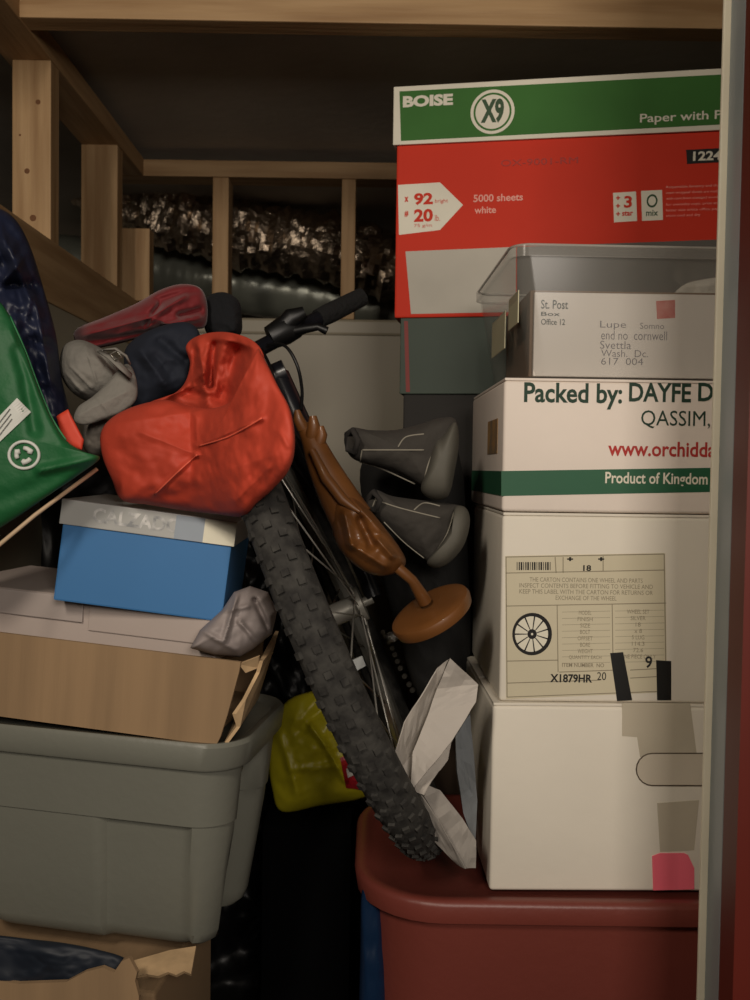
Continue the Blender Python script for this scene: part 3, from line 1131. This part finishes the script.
# blue shoe box
Ms = frame(W(53, 600, 0.965), 1.5, 7.0)
Mq_ = frame(W(53, 600, 0.965), 1.5, 7.0)
lenS = (W(221, 621, 0.965) - W(53, 600, 0.965)).length
sb = thing('shoe_box', Ms @ Matrix.Translation((lenS / 2, 0.1, 0)), 'blue shoe box with a grey white lid under the orange bag', 'box')
hS = 0.110
build('box_body', at(Ms, MB().box((0, 0, 0), (lenS, 0.17, hS - 0.006), 0.002)), mat('blue_card', '#3d76ad', rough=0.55, var=0.05), sb)
mb = at(Ms, MB())
mb.box((-0.003, -0.003, hS - 0.027), (lenS + 0.003, 0.0, hS), 0.001)
mb.box((-0.003, 0.17, hS - 0.027), (lenS + 0.003, 0.173, hS), 0.001)
mb.box((-0.003, 0.0, hS - 0.027), (0.0, 0.17, hS), 0.001)
mb.box((lenS, 0.0, hS - 0.027), (lenS + 0.003, 0.17, hS), 0.001)
mb.box((0, 0, hS - 0.003), (lenS, 0.17, hS), 0.001)
build('lid', mb, mat('silver_grey_card', '#b4b4b0', rough=0.5), sb)
build('lid_lettering', text_on(Plane(Ms @ Matrix.Translation((0, -0.003, 0))), 'CALZADO', 92, 513, 182, 528, 0.0004, 0.03),
      mat('pale_letter_print', '#d8d6d2', rough=0.5, color2='#8d8f90', vscale=90), sb)
build('blank_sticker', at(Ms, MB().box((lenS - 0.031, -0.0036, hS - 0.0265), (lenS + 0.003, -0.003, hS - 0.0008))), mat('cream_sticker', '#e8e2cc', rough=0.55), sb)
build('grey_patch', at(Ms, MB().box((lenS - 0.062, -0.0035, hS - 0.0265), (lenS - 0.031, -0.003, hS - 0.0008))), mat('grey_blue_print', '#9aa3ad', rough=0.55), sb)

# ================================================================== SOFT THINGS ON THE LEFT
# orange bag
def sack_depth(x, y):
    return 0.96 - max(0, x - 190) * 0.0016


org = Lump([(101, 432), (114, 416), (138, 405), (166, 400), (190, 406), (214, 408), (236, 398), (250, 376), (257, 350), (263, 356), (278, 386), (291, 412),
            (295, 445), (289, 470), (272, 490), (258, 502), (243, 516), (215, 514), (180, 510), (150, 505), (122, 500), (112, 480), (102, 455)],
           sack_depth, 0.05, 0.018, center=(205, 455),
           creases=((196, 412, 197, 455, 4, 0.0045), (196, 455, 154, 494, 3, 0.004), (197, 446, 262, 418, 4, 0.007), (110, 425, 192, 412, 6, 0.004),
                    (197, 455, 140, 432, 4, 0.003), (236, 500, 268, 468, 5, 0.005), (200, 425, 280, 395, 8, -0.006), (280, 432, 288, 446, 3, 0.004),
                    (250, 385, 258, 358, 5, 0.006), (150, 500, 200, 488, 6, -0.003), (225, 470, 275, 455, 10, 0.004), (120, 450, 150, 490, 8, -0.004)),
           amp=0.011, nscale=13, rings=50, seg=12, power=3.0, seed=2)
m_sack = mat('orange_red_nylon', '#bd4029', rough=0.7, var=0.14, vscale=9, bump=0.25, bscale=24)
ob_ = solo('stuff_sack', org.mesh(), m_sack, 'orange red nylon bag slumped on the blue shoe box', 'bag', smooth=True)
inn = Lump([(150, 404), (170, 396), (184, 384), (190, 364), (186, 346), (200, 335), (226, 332), (252, 340), (264, 356), (262, 380), (250, 405), (225, 418), (190, 420)],
           lambda x, y: sack_depth(x, y) + 0.055, 0.018, 0.03, center=(215, 380),
           creases=((198, 340, 208, 400, 5, 0.012), (214, 345, 210, 385, 4, -0.03), (222, 338, 250, 346, 4, 0.010), (205, 372, 160, 402, 5, 0.012), (238, 352, 226, 392, 10, -0.038),
                    (196, 352, 190, 380, 4, -0.008), (185, 392, 225, 402, 5, -0.01)), amp=0.012, nscale=20, rings=36, power=3, seed=7)
build('folded_opening', inn.mesh(), m_sack, ob_, True)
build('seam', org.strip([(197, 455), (180, 470), (155, 494)], 0.0008), mat('pale_seam_thread', '#e8664c', rough=0.6), ob_, True)
build('seam', org.strip([(199, 446), (230, 436), (262, 418)], 0.0008), mat('pale_seam_thread', '#e8664c', rough=0.6), ob_, True)

# dark red jacket
rj = Lump([(74, 338), (78, 328), (105, 317), (135, 304), (160, 290), (182, 284), (200, 288), (207, 303), (206, 325), (195, 329), (165, 327), (140, 338), (105, 347), (84, 349)],
          lambda x, y: 1.15, 0.045, 0.05, center=(150, 318),
          creases=((80, 336, 150, 318, 4, 0.012), (150, 318, 185, 296, 4, 0.012), (145, 325, 160, 305, 3, -0.015), (165, 325, 200, 318, 3, 0.014), (180, 315, 200, 310, 3, -0.02),
                   (90, 342, 150, 332, 3, -0.01), (160, 300, 195, 290, 4, -0.01)),
          amp=0.010, nscale=18, rings=30, seed=4)
solo('dark_red_jacket', rj.mesh(), mat('crimson_cloth', '#75151b', rough=0.75, var=0.12, bump=0.1, sheen=0.2), 'crumpled dark red jacket lying over the pile', 'jacket', smooth=True)
# navy cloth
nv = Lump([(125, 350), (150, 330), (185, 322), (200, 335), (192, 360), (188, 385), (160, 400), (135, 412), (128, 385)], 1.09, 0.03, 0.06,
          creases=((140, 350, 170, 390, 6, 0.012), (160, 340, 185, 360, 5, -0.012)), amp=0.012, nscale=16, seed=6)
solo('navy_shirt', nv.mesh(), mat('navy_cloth', '#161c2a', rough=0.85, bump=0.1), 'navy cloth bunched between grey cap and orange bag', 'clothing', smooth=True)
nb = Lump([(205, 300), (222, 292), (238, 300), (242, 318), (240, 335), (222, 342), (205, 330)], 1.20, 0.05, 0.05, amp=0.014, nscale=18, seed=8)
solo('black_beanie', nb.mesh(), mat('black_knit', '#0e0f14', rough=0.95, bump=0.3, bscale=120), 'black cloth hat behind the orange bag', 'hat', smooth=True)
# grey cap
m_cap = mat('grey_canvas', '#7c7871', rough=0.85, var=0.1, bump=0.2, bscale=120)
cr = Lump([(60, 358), (66, 344), (82, 340), (104, 350), (116, 362), (122, 380), (112, 396), (92, 402), (74, 394), (62, 378)], lambda x, y: 1.03, 0.045, 0.04, center=(88, 368),
          creases=((64, 372, 82, 392, 2, 0.005), (70, 366, 92, 388, 1.6, 0.004), (84, 342, 100, 392, 1.4, 0.002), (98, 352, 116, 372, 3, -0.012)), amp=0.007, nscale=18, seed=3, power=3)
capo = solo('baseball_cap', cr.mesh(), m_cap, 'grey baseball cap lying on its side beside the orange bag', 'cap', smooth=True)
br = Lump([(74, 420), (78, 407), (92, 397), (106, 384), (122, 366), (131, 366), (137, 382), (136, 400), (122, 412), (100, 421), (84, 425)], lambda x, y: 0.975 + (410 - y) * 0.0003, 0.009, 0.009,
          creases=((78, 415, 126, 392, 9, 0.006), (96, 396, 110, 414, 2, 0.002)), amp=0.002, nscale=20, power=5, seg=10)
build('brim', br.mesh(), m_cap, capo, True)
sb1 = MB().tube([W(101, 352, 0.972), W(112, 358, 0.958), W(122, 368, 0.956), W(131, 376, 0.962)], [0.005, 0.0065, 0.0065, 0.006], 10, ry=0.35)
build('strap', sb1, m_cap, capo, True)
sb3 = MB().tube([W(104, 350, 0.955), W(116, 349, 0.95), W(126, 356, 0.952), W(130, 364, 0.957)], [0.003, 0.004, 0.004, 0.003], 10, ry=0.4)
build('strap_end', sb3, m_cap, capo, True)
sb2 = MB().tube([W(110, 354, 0.952), W(117, 351, 0.950), W(122, 357, 0.950), W(115, 360, 0.952)], 0.0011, 8, closed=True)
build('buckle', sb2, mat('dull_steel', '#9b968c', rough=0.35, metal=0.9), capo, True)
solo('grey_rag', Lump([(84, 425), (98, 420), (112, 422), (110, 445), (96, 456), (84, 448)], 1.02, 0.02, 0.03, amp=0.008, nscale=26, seed=9).mesh(),
     mat('grey_rag_cloth', '#6d665e', rough=0.9), 'small grey rag tucked under the cap', 'cloth', smooth=True)

# navy puffer hanging at the far left
nj = Lump([(-70, 190), (-10, 205), (14, 218), (30, 246), (44, 290), (56, 335), (62, 380), (72, 425), (60, 445), (20, 450), (-70, 450)], lambda x, y: 1.01, 0.05, 0.05,
          center=(-5, 330), creases=((5, 240, 30, 300, 7, 0.02), (20, 262, 0, 285, 5, 0.016), (35, 300, 50, 380, 6, 0.02), (10, 285, 40, 285, 4, -0.02), (30, 340, 60, 350, 4, -0.015), (15, 320, 45, 420, 5, 0.014)),
          amp=0.02, nscale=17, rings=34, seed=12, ridged=True)
solo('navy_jacket', nj.mesh(), mat('navy_nylon', '#1b2138', rough=0.5, var=0.2, bump=0.2, bscale=30), 'dark navy nylon jacket at the left edge behind the green bag', 'jacket', smooth=True)
# green bag
gb = Lump([(-60, 290), (-10, 296), (10, 316), (25, 350), (38, 385), (52, 418), (66, 440), (84, 452), (100, 458), (80, 474), (45, 498), (0, 528), (-60, 560)],
          lambda x, y: 0.90 - (x) * 0.0001, 0.022, 0.03, center=(-5, 430),
          creases=((10, 330, 60, 440, 4, 0.004), (40, 470, 95, 459, 5, 0.010), (20, 350, 35, 430, 7, -0.008), (0, 500, 60, 478, 8, -0.004)), amp=0.005, nscale=10, rings=34, seg=10, seed=5, power=3.5)
gbo = solo('shopping_bag', gb.mesh(), mat('green_woven_plastic', '#175c30', rough=0.6, var=0.12, bump=0.1, bscale=150), 'green reusable shopping bag with white round logo at the left', 'bag', smooth=True)
m_bagw = mat('white_bag_print', '#d5d6cf', rough=0.6)
build('white_label', gb.patch([(-30, 446), (17, 398), (31, 412), (-30, 470)], 0.0015), m_bagw, gbo)
mb = MB()
for k in range(3):
    mb.tube([gb.pt(-14 + k * 1 + t * 4, 440 - t * 5.2 + k * 5, 0.0022) for t in range(7)], 0.0005, 4)
build('label_print', mb, mat('grey_print', '#84857f'), gbo)
mb = MB()
mb.tube([gb.pt(24 + 15 * cos(a), 455 + 13.5 * sin(a), 0.0012) for a in [2 * pi * k / 36 for k in range(36)]], 0.0016, 6, closed=True)
for k in range(3):
    a0 = 2 * pi * k / 3 - pi / 2
    arc = [a0 + t * 0.36 for t in range(5)]
    mb.tube([gb.pt(24 + 7.5 * cos(a), 455 + 7 * sin(a), 0.0014) for a in arc], [0.0022, 0.0024, 0.0024, 0.0036, 0.0006], 6)
build('round_logo', mb, m_bagw, gbo, True)
build('bag_edge', gb.strip([(10, 316), (25, 350), (38, 385), (52, 418), (66, 440)], 0.001), mat('bag_piping', '#2a7a48'), gbo, True)
og = Lump([(56, 416), (68, 409), (84, 440), (82, 450), (64, 446)], 0.93, 0.004, 0.004, amp=0.001, sharp=True, power=6)
solo('orange_tag', og.mesh(), mat('orange_red_webbing', '#d8452c', rough=0.6), 'small orange red fabric tab poking out behind the green bag', 'tag', smooth=True)
mb = MB().tube([W(-25, 565, 0.86), W(35, 515, 0.89), W(97, 469, 0.93)], 0.0021, 10)
solo('wooden_stake', mb, mat('pale_tan_wood', '#c2a888', rough=0.6), 'thin tan stick slanting under the green bag', 'stick', smooth=True)

# ================================================================== BICYCLE
Cw = Vector((-0.047, 1.120, CZ - 0.183))
nW = Vector((0.911, 0.012, 0.412)).normalized()
uW = nW.cross(Vector((0, 0, 1))).normalized()
vW = nW.cross(uW)
RT = 0.280


def wp_(r, a, off=0.0):
    return Cw + (uW * cos(a) + vW * sin(a)) * r + nW * off


bike = thing('bicycle', Vector((Cw.x, Cw.y, zl)), 'mountain bicycle half buried in the middle, knobbly front tyre towards the viewer', 'bicycle')
NT = 150
m_tyre = mat('tyre_rubber', '#3f3d39', rough=0.9, color2='#242220', vscale=60, bump=0.3, bscale=60)
mb = MB()
mb.tube([wp_(RT, 2 * pi * k / NT) for k in range(NT)], 0.0235, 16, closed=True)
for k in range(NT):
    a = 2 * pi * (k + 0.5) / NT
    rows_ = ((0, 0.0235), (0.9, 0.0235)) if k % 2 == 0 else ((0.45, 0.0235),)
    for (th, rr_) in rows_:
        for sgn in ((1, -1) if th else (1,)):
            t = th * sgn
            for (t2, hh) in ((t, 0.0045),):
                er = (uW * cos(a) + vW * sin(a))
                et = (-uW * sin(a) + vW * cos(a))
                dr = er * cos(t2) + nW * sin(t2)
                ds = -er * sin(t2) + nW * cos(t2)
                c = wp_(RT, a) + dr * (rr_ + 0.001)
                h1, h2, h3 = et * 0.0034, ds * 0.0036, dr * hh * 0.42
                V = [c + h1 * i + h2 * j + h3 * l for l in (-1, 1) for (i, j) in ((-1, -1), (1, -1), (1, 1), (-1, 1))]
                mb.add(V, [(0, 3, 2, 1), (4, 5, 6, 7), (0, 1, 5, 4), (1, 2, 6, 5), (2, 3, 7, 6), (3, 0, 4, 7)])
rimb = MB()
prof_r = [(0.262, 0.011), (0.262, -0.011), (0.246, -0.008), (0.240, 0.0), (0.246, 0.008)]
V = []
for k in range(NT):
    a = 2 * pi * k / NT
    for (r_, o_) in prof_r:
        V.append(wp_(r_, a, o_))
Fs = []
for k in range(NT):
    for j in range(5):
        Fs.append((k * 5 + j, k * 5 + (j + 1) % 5, ((k + 1) % NT) * 5 + (j + 1) % 5, ((k + 1) % NT) * 5 + j))
rimb.add(V, Fs)
m_rim = mat('grey_alloy', '#96938a', rough=0.4, metal=0.4, var=0.1)
wheel = build('wheel_rim', rimb, m_rim, bike, True)
smoothen(wheel, 30)
tyre = build('tyre', mb, m_tyre, wheel)
smoothen(tyre, 40)
hub = MB().lathe(Cw - nW * 0.05, nW, [(0, 0.006), (0.012, 0.006), (0.013, 0.022), (0.02, 0.022), (0.024, 0.014), (0.076, 0.014), (0.08, 0.022), (0.087, 0.022), (0.088, 0.006), (0.1, 0.006)], 20)
smoothen(build('hub', hub, m_rim, wheel), 30)
m_spoke = mat('spoke_steel', '#c4c1b8', rough=0.35, metal=0.5)
for k in range(32):
    a = 2 * pi * k / 32
    s = 1 if k % 2 else -1
    b = a + (0.95 if (k // 2) % 2 else -0.95)
    mb = MB().tube([wp_(0.020, b, 0.032 * s), wp_(0.243, a, 0.001 * s)], 0.0011, 6)
    build('spoke', mb, m_spoke, wheel, True)
m_frame = mat('black_frame_paint', '#15151a', rough=0.3)
# fork legs run from the hub up to the steering head
hd = W(284, 425, 1.19)
fdir = (hd - Cw)
fdir = (fdir - nW * fdir.dot(nW)).normalized()
crown = Cw + fdir * 0.325
for s in (-1, 1):
    mb = MB().tube([Cw + nW * 0.052 * s, Cw + nW * 0.055 * s + fdir * 0.15, crown + nW * 0.05 * s], [0.010, 0.014, 0.015], 12)
    smoothen(build('fork_leg', mb, m_frame, bike), 40)
mb = MB().tube([crown - nW * 0.062, crown + nW * 0.062], 0.018, 14)
smoothen(build('fork_crown', mb, m_frame, bike), 40)
topp = W(250, 354, 1.21)
mb = MB().tube([crown, W(262, 385, 1.21), topp], [0.018, 0.017, 0.014], 14)
smoothen(build('head_tube', mb, m_frame, bike), 40)
hb0, hb1, hb2, hb3 = W(245, 356, 1.20), W(283, 336, 1.24), W(320, 318, 1.28), W(362, 297, 1.32)
mb = MB().tube([hb0, hb1, hb2, hb3], 0.011, 14)
smoothen(build('handlebar', mb, m_frame, bike), 40)
mb = MB().tube([W(318, 319, 1.278), W(330, 313, 1.29), W(362, 297, 1.32)], [0.0135, 0.0145, 0.0135], 14)
smoothen(build('grip', mb, mat('black_rubber_grip', '#111111', rough=0.9, bump=0.4, bscale=200), bike), 40)
mb = MB().tube([W(270, 338, 1.22), W(285, 330, 1.225), W(300, 328, 1.23)], [0.016, 0.02, 0.012], 12)
smoothen(build('brake_mount', mb, m_black, bike), 40)
mb = MB().tube([W(290, 332, 1.22), W(305, 329, 1.215), W(318, 327, 1.21), W(327, 331, 1.21)], [0.007, 0.006, 0.005, 0.006], 10)
smoothen(build('brake_lever', mb, m_black, bike), 40)
mb = MB().tube([W(280, 330, 1.22), W(292, 318, 1.22), W(305, 312, 1.22)], [0.012, 0.014, 0.008], 12)
smoothen(build('shifter', mb, m_black, bike), 40)
mb = MB().tube([W(*p) for p in catmull([(268, 345, 1.2), (285, 346, 1.17), (297, 365, 1.16), (302, 390, 1.17), (301, 410, 1.18)], 8, False)], 0.0022, 8)
build('brake_cable', mb, m_black, bike, True)
mb = MB().tube([W(*p) for p in catmull([(262, 350, 1.19), (272, 372, 1.14), (280, 410, 1.13), (300, 440, 1.15)], 8, False)], 0.0022, 8)
build('shift_cable', mb, m_black, bike, True)
# frame tubes disappearing into the dark at the back right
mb = MB().tube([crown + Vector((0.01, 0.02, 0)), W(350, 520, 1.33), W(440, 640, 1.35)], 0.018, 12)
smoothen(build('down_tube', mb, m_frame, bike), 40)
# chain and derailleur glints
chm = MB()
cp = catmull([(383, 632, 1.22), (392, 648, 1.20), (400, 668, 1.18), (412, 690, 1.17)], 6, False)
for i, p in enumerate(cp):
    if i % 2 == 0:
        q = W(*p)
        chm.lathe(q - Vector((0, 0.003, 0)), (0.3, 1, 0), [(0, 0.0035), (0.005, 0.0035)], 8)
build('chain', chm, mat('oily_chain_steel', '#77736b', rough=0.3, metal=0.9), bike)
mb = MB().lathe(W(391, 637, 1.19), (0.2, -1, 0.2), [(0, 0.007), (0.01, 0.007), (0.013, 0.004)], 12)
build('axle_bolt', mb, mat('bright_bolt_steel', '#d8d8d4', rough=0.25, metal=0.9), bike)

# ================================================================== CENTRE PILE
# yellow bag with red print
yb = Lump([(268, 752), (276, 720), (288, 700), (315, 690), (345, 684), (362, 690), (374, 725), (378, 765), (374, 790), (358, 800), (320, 806), (282, 812), (272, 790)],
          lambda x, y: 1.30, 0.03, 0.05, center=(325, 750),
          creases=((310, 725, 325, 745, 4, 0.010), (325, 745, 345, 780, 4, 0.010), (290, 770, 345, 765, 4, 0.007), (280, 735, 300, 800, 5, 0.008), (330, 700, 300, 730, 5, -0.01)), amp=0.010, nscale=16, seed=14)
ybo = solo('yellow_shopping_bag', yb.mesh(), mat('yellow_plastic_film', '#c2b625', rough=0.4, var=0.15, vscale=10), 'yellow plastic bag with red print behind the bicycle tyre', 'bag', smooth=True)
build('red_print', yb.patch([(340, 758), (352, 752), (362, 790), (346, 788)], 0.0015), mat('red_bag_print', '#a81f2a', rough=0.45), ybo)
build('red_print', yb.patch([(356, 700), (366, 696), (370, 716), (360, 718)], 0.0015), mat('red_bag_print', '#a81f2a', rough=0.45), ybo)
build('white_print', yb.patch([(346, 769), (351, 766), (354, 775), (348, 778)], 0.0022), m_bagw, ybo)
solo('white_card_scrap', MB().prism([W(341, 665, 1.1), W(362, 656, 1.1), W(366, 666, 1.1), W(346, 676, 1.1)], (0, 0.004, 0)), mat('bright_scrap', '#cfd2d0', rough=0.5),
     'small white card scrap beside the tyre above the yellow bag', 'paper')
# support added under the yellow bag, a case blackened as gap shade
solo('dark_suitcase', MB().box((-0.155, 1.255, 0.0), (-0.025, 1.5, W(330, 813, 1.3).z), 0.012), mat('gap_shade_fabric', '#070708', rough=1.0, spec=0.05), 'added case on the floor under the yellow bag, blackened as gap shade', 'suitcase')
solo('blue_bag', Lump([(362, 890), (374, 880), (382, 920), (388, 1010), (390, 1180), (384, 1300), (360, 1300), (356, 1150), (360, 960)], 1.02, 0.015, 0.02, amp=0.004, nscale=20).mesh(),
     mat('deep_blue_plastic', '#0c2440', rough=0.35), 'deep blue plastic bag beside the maroon tote', 'bag', smooth=True)

# newspapers
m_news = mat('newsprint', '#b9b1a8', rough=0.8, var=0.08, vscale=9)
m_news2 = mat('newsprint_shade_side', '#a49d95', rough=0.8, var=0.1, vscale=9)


def sheet(name, verts, faces, m, label, cat, group=None, t=0.0012, parent=None):
    bm = bmesh.new()
    vs = [bm.verts.new(W(*p)) for p in verts]
    for f in faces:
        try:
            bm.faces.new([vs[i] for i in f])
        except ValueError:
            pass
    bmesh.ops.recalc_face_normals(bm, faces=bm.faces[:])
    bmesh.ops.subdivide_edges(bm, edges=bm.edges[:], cuts=4, use_grid_fill=True)
    for v in bm.verts:
        v.co += Vector((0, 1, 0)) * (0.003 * noise.fractal(v.co * 45, 0.8, 2, 3))
    bm.normal_update()
    bmesh.ops.solidify(bm, geom=bm.faces[:], thickness=t)
    mb = MB()
    mb.frombm(bm)
    if parent is not None:
        return build(name, mb, m, parent)
    return solo(name, mb, m, label, cat, group)


# folded paper 1: broad pale fold
sheet('newspaper', [(450, 658, .915), (478, 684, .93), (476, 702, .925), (452, 742, .905), (430, 768, .90), (411, 792, .905), (413, 752, .915), (428, 715, .925), (437, 688, .93)],
      [(0, 1, 8), (1, 2, 7, 8), (2, 3, 7), (3, 4, 6, 7), (4, 5, 6)], m_news, 'pale folded newspaper, its broad face beside the white cartons', 'newspaper', 'folded newspapers by the tyre')
sheet('newspaper', [(449, 659, .917), (437, 668, .93), (424, 690, .925), (404, 722, .915), (393, 758, .91), (398, 770, .925), (411, 790, .925), (414, 750, .94), (436, 690, .945)],
      [(0, 1, 8), (1, 2, 8), (2, 3, 7, 8), (3, 4, 5, 7), (5, 6, 7)], m_news, 'narrow folded newspaper edge leaning over the bicycle tyre', 'newspaper', 'folded newspapers by the tyre')
sheet('newspaper', [(452, 740, .93), (448, 760, .925), (432, 782, .915), (424, 795, .91), (415, 792, .92), (420, 772, .925), (436, 752, .93)],
      [(0, 1, 6), (1, 2, 5, 6), (2, 3, 4, 5)], m_news, 'small crumpled newspaper fold below the broad pale fold', 'newspaper', 'folded newspapers by the tyre')
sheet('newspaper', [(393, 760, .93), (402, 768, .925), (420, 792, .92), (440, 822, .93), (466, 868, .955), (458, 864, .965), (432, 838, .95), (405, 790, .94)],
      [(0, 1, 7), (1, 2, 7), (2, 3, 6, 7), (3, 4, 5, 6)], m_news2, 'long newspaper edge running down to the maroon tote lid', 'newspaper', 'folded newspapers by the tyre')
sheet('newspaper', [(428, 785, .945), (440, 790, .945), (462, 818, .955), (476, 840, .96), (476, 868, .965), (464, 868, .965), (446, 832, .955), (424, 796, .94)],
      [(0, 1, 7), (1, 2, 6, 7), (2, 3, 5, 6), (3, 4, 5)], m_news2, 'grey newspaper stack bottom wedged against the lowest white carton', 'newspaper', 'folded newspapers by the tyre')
sheet('magazine', [(455, 735, 1.01), (470, 712, 1.01), (476, 800, 1.02), (474, 850, 1.02), (463, 812, 1.015), (456, 770, 1.01)], [(0, 1, 2, 5), (2, 3, 4, 5)],
      mat('grey_blue_cover', '#7d8184', rough=0.4), 'grey blue magazine upright against the lowest white carton', 'magazine', None, 0.003)

# carved wooden ornament
m_orn = mat('varnished_brown_wood', '#6d431d', rough=0.48, var=0.25, vscale=9, stretch=(1, 1, 2.5), coat=0.2)
orn = thing('wooden_figure', W(428, 612, 0.97), 'carved brown wooden figure on a round base, tipped over', 'ornament')
mb = MB()
pp = catmull([(303, 425, 0.99), (312, 440, 0.985), (322, 464, 0.98), (336, 492, 0.975), (352, 520, 0.97)], 6, False)
rr0 = [0.006 + 0.018 * (i / (len(pp) - 1)) ** 0.8 for i in range(len(pp))]
mb.tube([W(*p) for p in pp], rr0, 18)
smoothen(build('neck', mb, m_orn, orn), 60)
lbx = Lump([(334, 495), (350, 494), (368, 508), (385, 528), (400, 548), (406, 562), (398, 572), (380, 576), (362, 570), (345, 556), (334, 538), (331, 515)], 0.968, 0.030, 0.026,
           creases=((345, 515, 352, 545, 5, 0.009), (352, 545, 385, 566, 5, 0.009), (360, 520, 372, 545, 4, -0.014), (378, 540, 392, 556, 4, 0.008), (352, 500, 380, 530, 4, 0.006)),
           amp=0.004, nscale=26, rings=28)
build('body', lbx.mesh(), m_orn, orn, True)
for (pts, rr_) in (([(303, 428, 0.985), (298, 418, 0.98), (297, 410, 0.98)], [0.007, 0.006, 0.003]), ([(312, 436, 0.98), (314, 426, 0.975), (313, 416, 0.975)], [0.008, 0.007, 0.004]),
                   ([(318, 445, 0.98), (322, 434, 0.975), (321, 426, 0.975)], [0.008, 0.006, 0.003])):
    mb = MB().tube([W(*p) for p in pts], rr_, 12)
    smoothen(build('carved_point', mb, m_orn, orn), 60)
mb = MB().tube([W(312, 450, 0.96), W(326, 478, 0.952), W(343, 500, 0.945), W(360, 512, 0.94)], [0.004, 0.006, 0.006, 0.002], 10)
smoothen(build('carved_ridge', mb, m_orn, orn), 60)
axn = Vector((-0.50, -0.22, 0.84)).normalized()
bc = W(430, 610, 0.975)
mb = MB().tube([W(398, 568, 0.955), W(412, 580, 0.955), bc + axn * 0.012], [0.006, 0.0055, 0.008], 12)
smoothen(build('stem', mb, m_orn, orn), 60)
mb = MB().lathe(bc - axn * 0.012, axn, [(0, 0.040), (0.002, 0.0455), (0.010, 0.0475), (0.014, 0.046), (0.016, 0.042), (0.017, 0.036)], 48)
smoothen(build('round_base', mb, m_orn, orn), 40)

# pair of shoes
m_suede = mat('dark_grey_suede', '#3c3833', rough=0.9, var=0.15, bump=0.15, bscale=90)
m_sole = mat('dusty_rubber', '#5a574e', rough=0.7, var=0.1)
m_stitch = mat('pale_stitching', '#8f897c', rough=0.8)


def shoe(up, sole, seams, d, dsole, label, open_, seed):
    L = Lump(up, d, 0.036, 0.036, amp=0.004, nscale=24, power=2.2, seed=seed, rings=22)
    o = solo('shoe', L.mesh(), m_suede, label, 'shoe', 'pair of dark grey shoes', True)
    LS = Lump(sole, dsole, 0.036, 0.036, amp=0.001, power=3.2, rings=18)
    build('sole', LS.mesh(), m_sole, o, True)
    for s in seams:
        build('stitching', L.strip(s, 0.0009, 0.0006), m_stitch, o, True)
    mb = MB().tube([W(*p) for p in open_], 0.0035, 8, closed=True)
    build('collar', mb, mat('collar_padding', '#2d2926', rough=0.95), o, True)
    return o


shoe([(344, 440), (352, 428), (370, 430), (395, 430), (420, 424), (440, 418), (456, 420), (458, 445), (450, 475), (440, 492), (425, 488), (400, 474), (375, 466), (352, 458)],
     [(434, 444), (442, 436), (455, 422), (459, 440), (455, 470), (448, 496), (432, 499), (421, 490), (426, 470)],
     [[(362, 450), (390, 450), (424, 450)], [(360, 462), (380, 468), (415, 484)], [(398, 447), (406, 437), (424, 434)], [(436, 446), (428, 465), (424, 482)], [(362, 450), (360, 462)]],
     lambda x, y: 1.06, lambda x, y: 1.045, 'upper dark grey suede shoe of the pair beside the produce carton',
     [(347, 434, 1.05), (353, 430, 1.03), (358, 440, 1.02), (355, 452, 1.03), (348, 450, 1.05)], 1)
shoe([(366, 505), (374, 490), (392, 496), (420, 500), (445, 503), (462, 508), (460, 530), (448, 552), (434, 564), (420, 556), (400, 540), (382, 524)],
     [(455, 507), (466, 508), (470, 522), (464, 545), (450, 562), (436, 568), (427, 562), (440, 545), (452, 525)],
     [[(376, 500), (400, 508), (440, 518)], [(384, 522), (404, 542), (424, 558)], [(414, 510), (424, 503), (440, 506)], [(372, 508), (376, 498)], [(454, 512), (446, 536), (430, 560)]],
     lambda x, y: 1.06, lambda x, y: 1.045, 'lower dark grey suede shoe of the pair, below its mate',
     [(368, 498, 1.05), (374, 492, 1.03), (380, 500, 1.02), (376, 510, 1.03), (369, 508, 1.05)], 2)
# black lumps added to shade the gaps, then clothes under shoes and figure
gbm = mat('gap_shade_black', '#0c0c0d', rough=0.45, bump=0.2, bscale=20)
solo('gap_darkener', Lump([(150, 450), (230, 450), (300, 470), (325, 560), (328, 680), (320, 750), (270, 765), (160, 760), (140, 600)], 1.80, 0.10, 0.10,
     amp=0.05, nscale=9, seed=31, rings=30).mesh(), gbm, 'added black lump darkening the back behind the bicycle tyre', 'gap darkener', smooth=True)
solo('gap_darkener', Lump([(40, 462), (120, 455), (225, 470), (245, 560), (240, 700), (225, 850), (60, 860), (45, 700), (38, 560)], 1.42, 0.07, 0.08,
     amp=0.04, nscale=9, seed=35, rings=30).mesh(), gbm, 'added black lump darkening the gap just behind the blue shoe box', 'gap darkener', smooth=True)
solo('gap_darkener', Lump([(120, 800), (200, 770), (290, 775), (350, 790), (400, 850), (410, 950), (390, 1080), (250, 1120), (130, 1080), (110, 900)], 1.66, 0.10, 0.10,
     amp=0.05, nscale=9, seed=33, rings=30).mesh(), gbm, 'added black lump darkening the low gap between the grey and maroon totes', 'gap darkener', smooth=True)
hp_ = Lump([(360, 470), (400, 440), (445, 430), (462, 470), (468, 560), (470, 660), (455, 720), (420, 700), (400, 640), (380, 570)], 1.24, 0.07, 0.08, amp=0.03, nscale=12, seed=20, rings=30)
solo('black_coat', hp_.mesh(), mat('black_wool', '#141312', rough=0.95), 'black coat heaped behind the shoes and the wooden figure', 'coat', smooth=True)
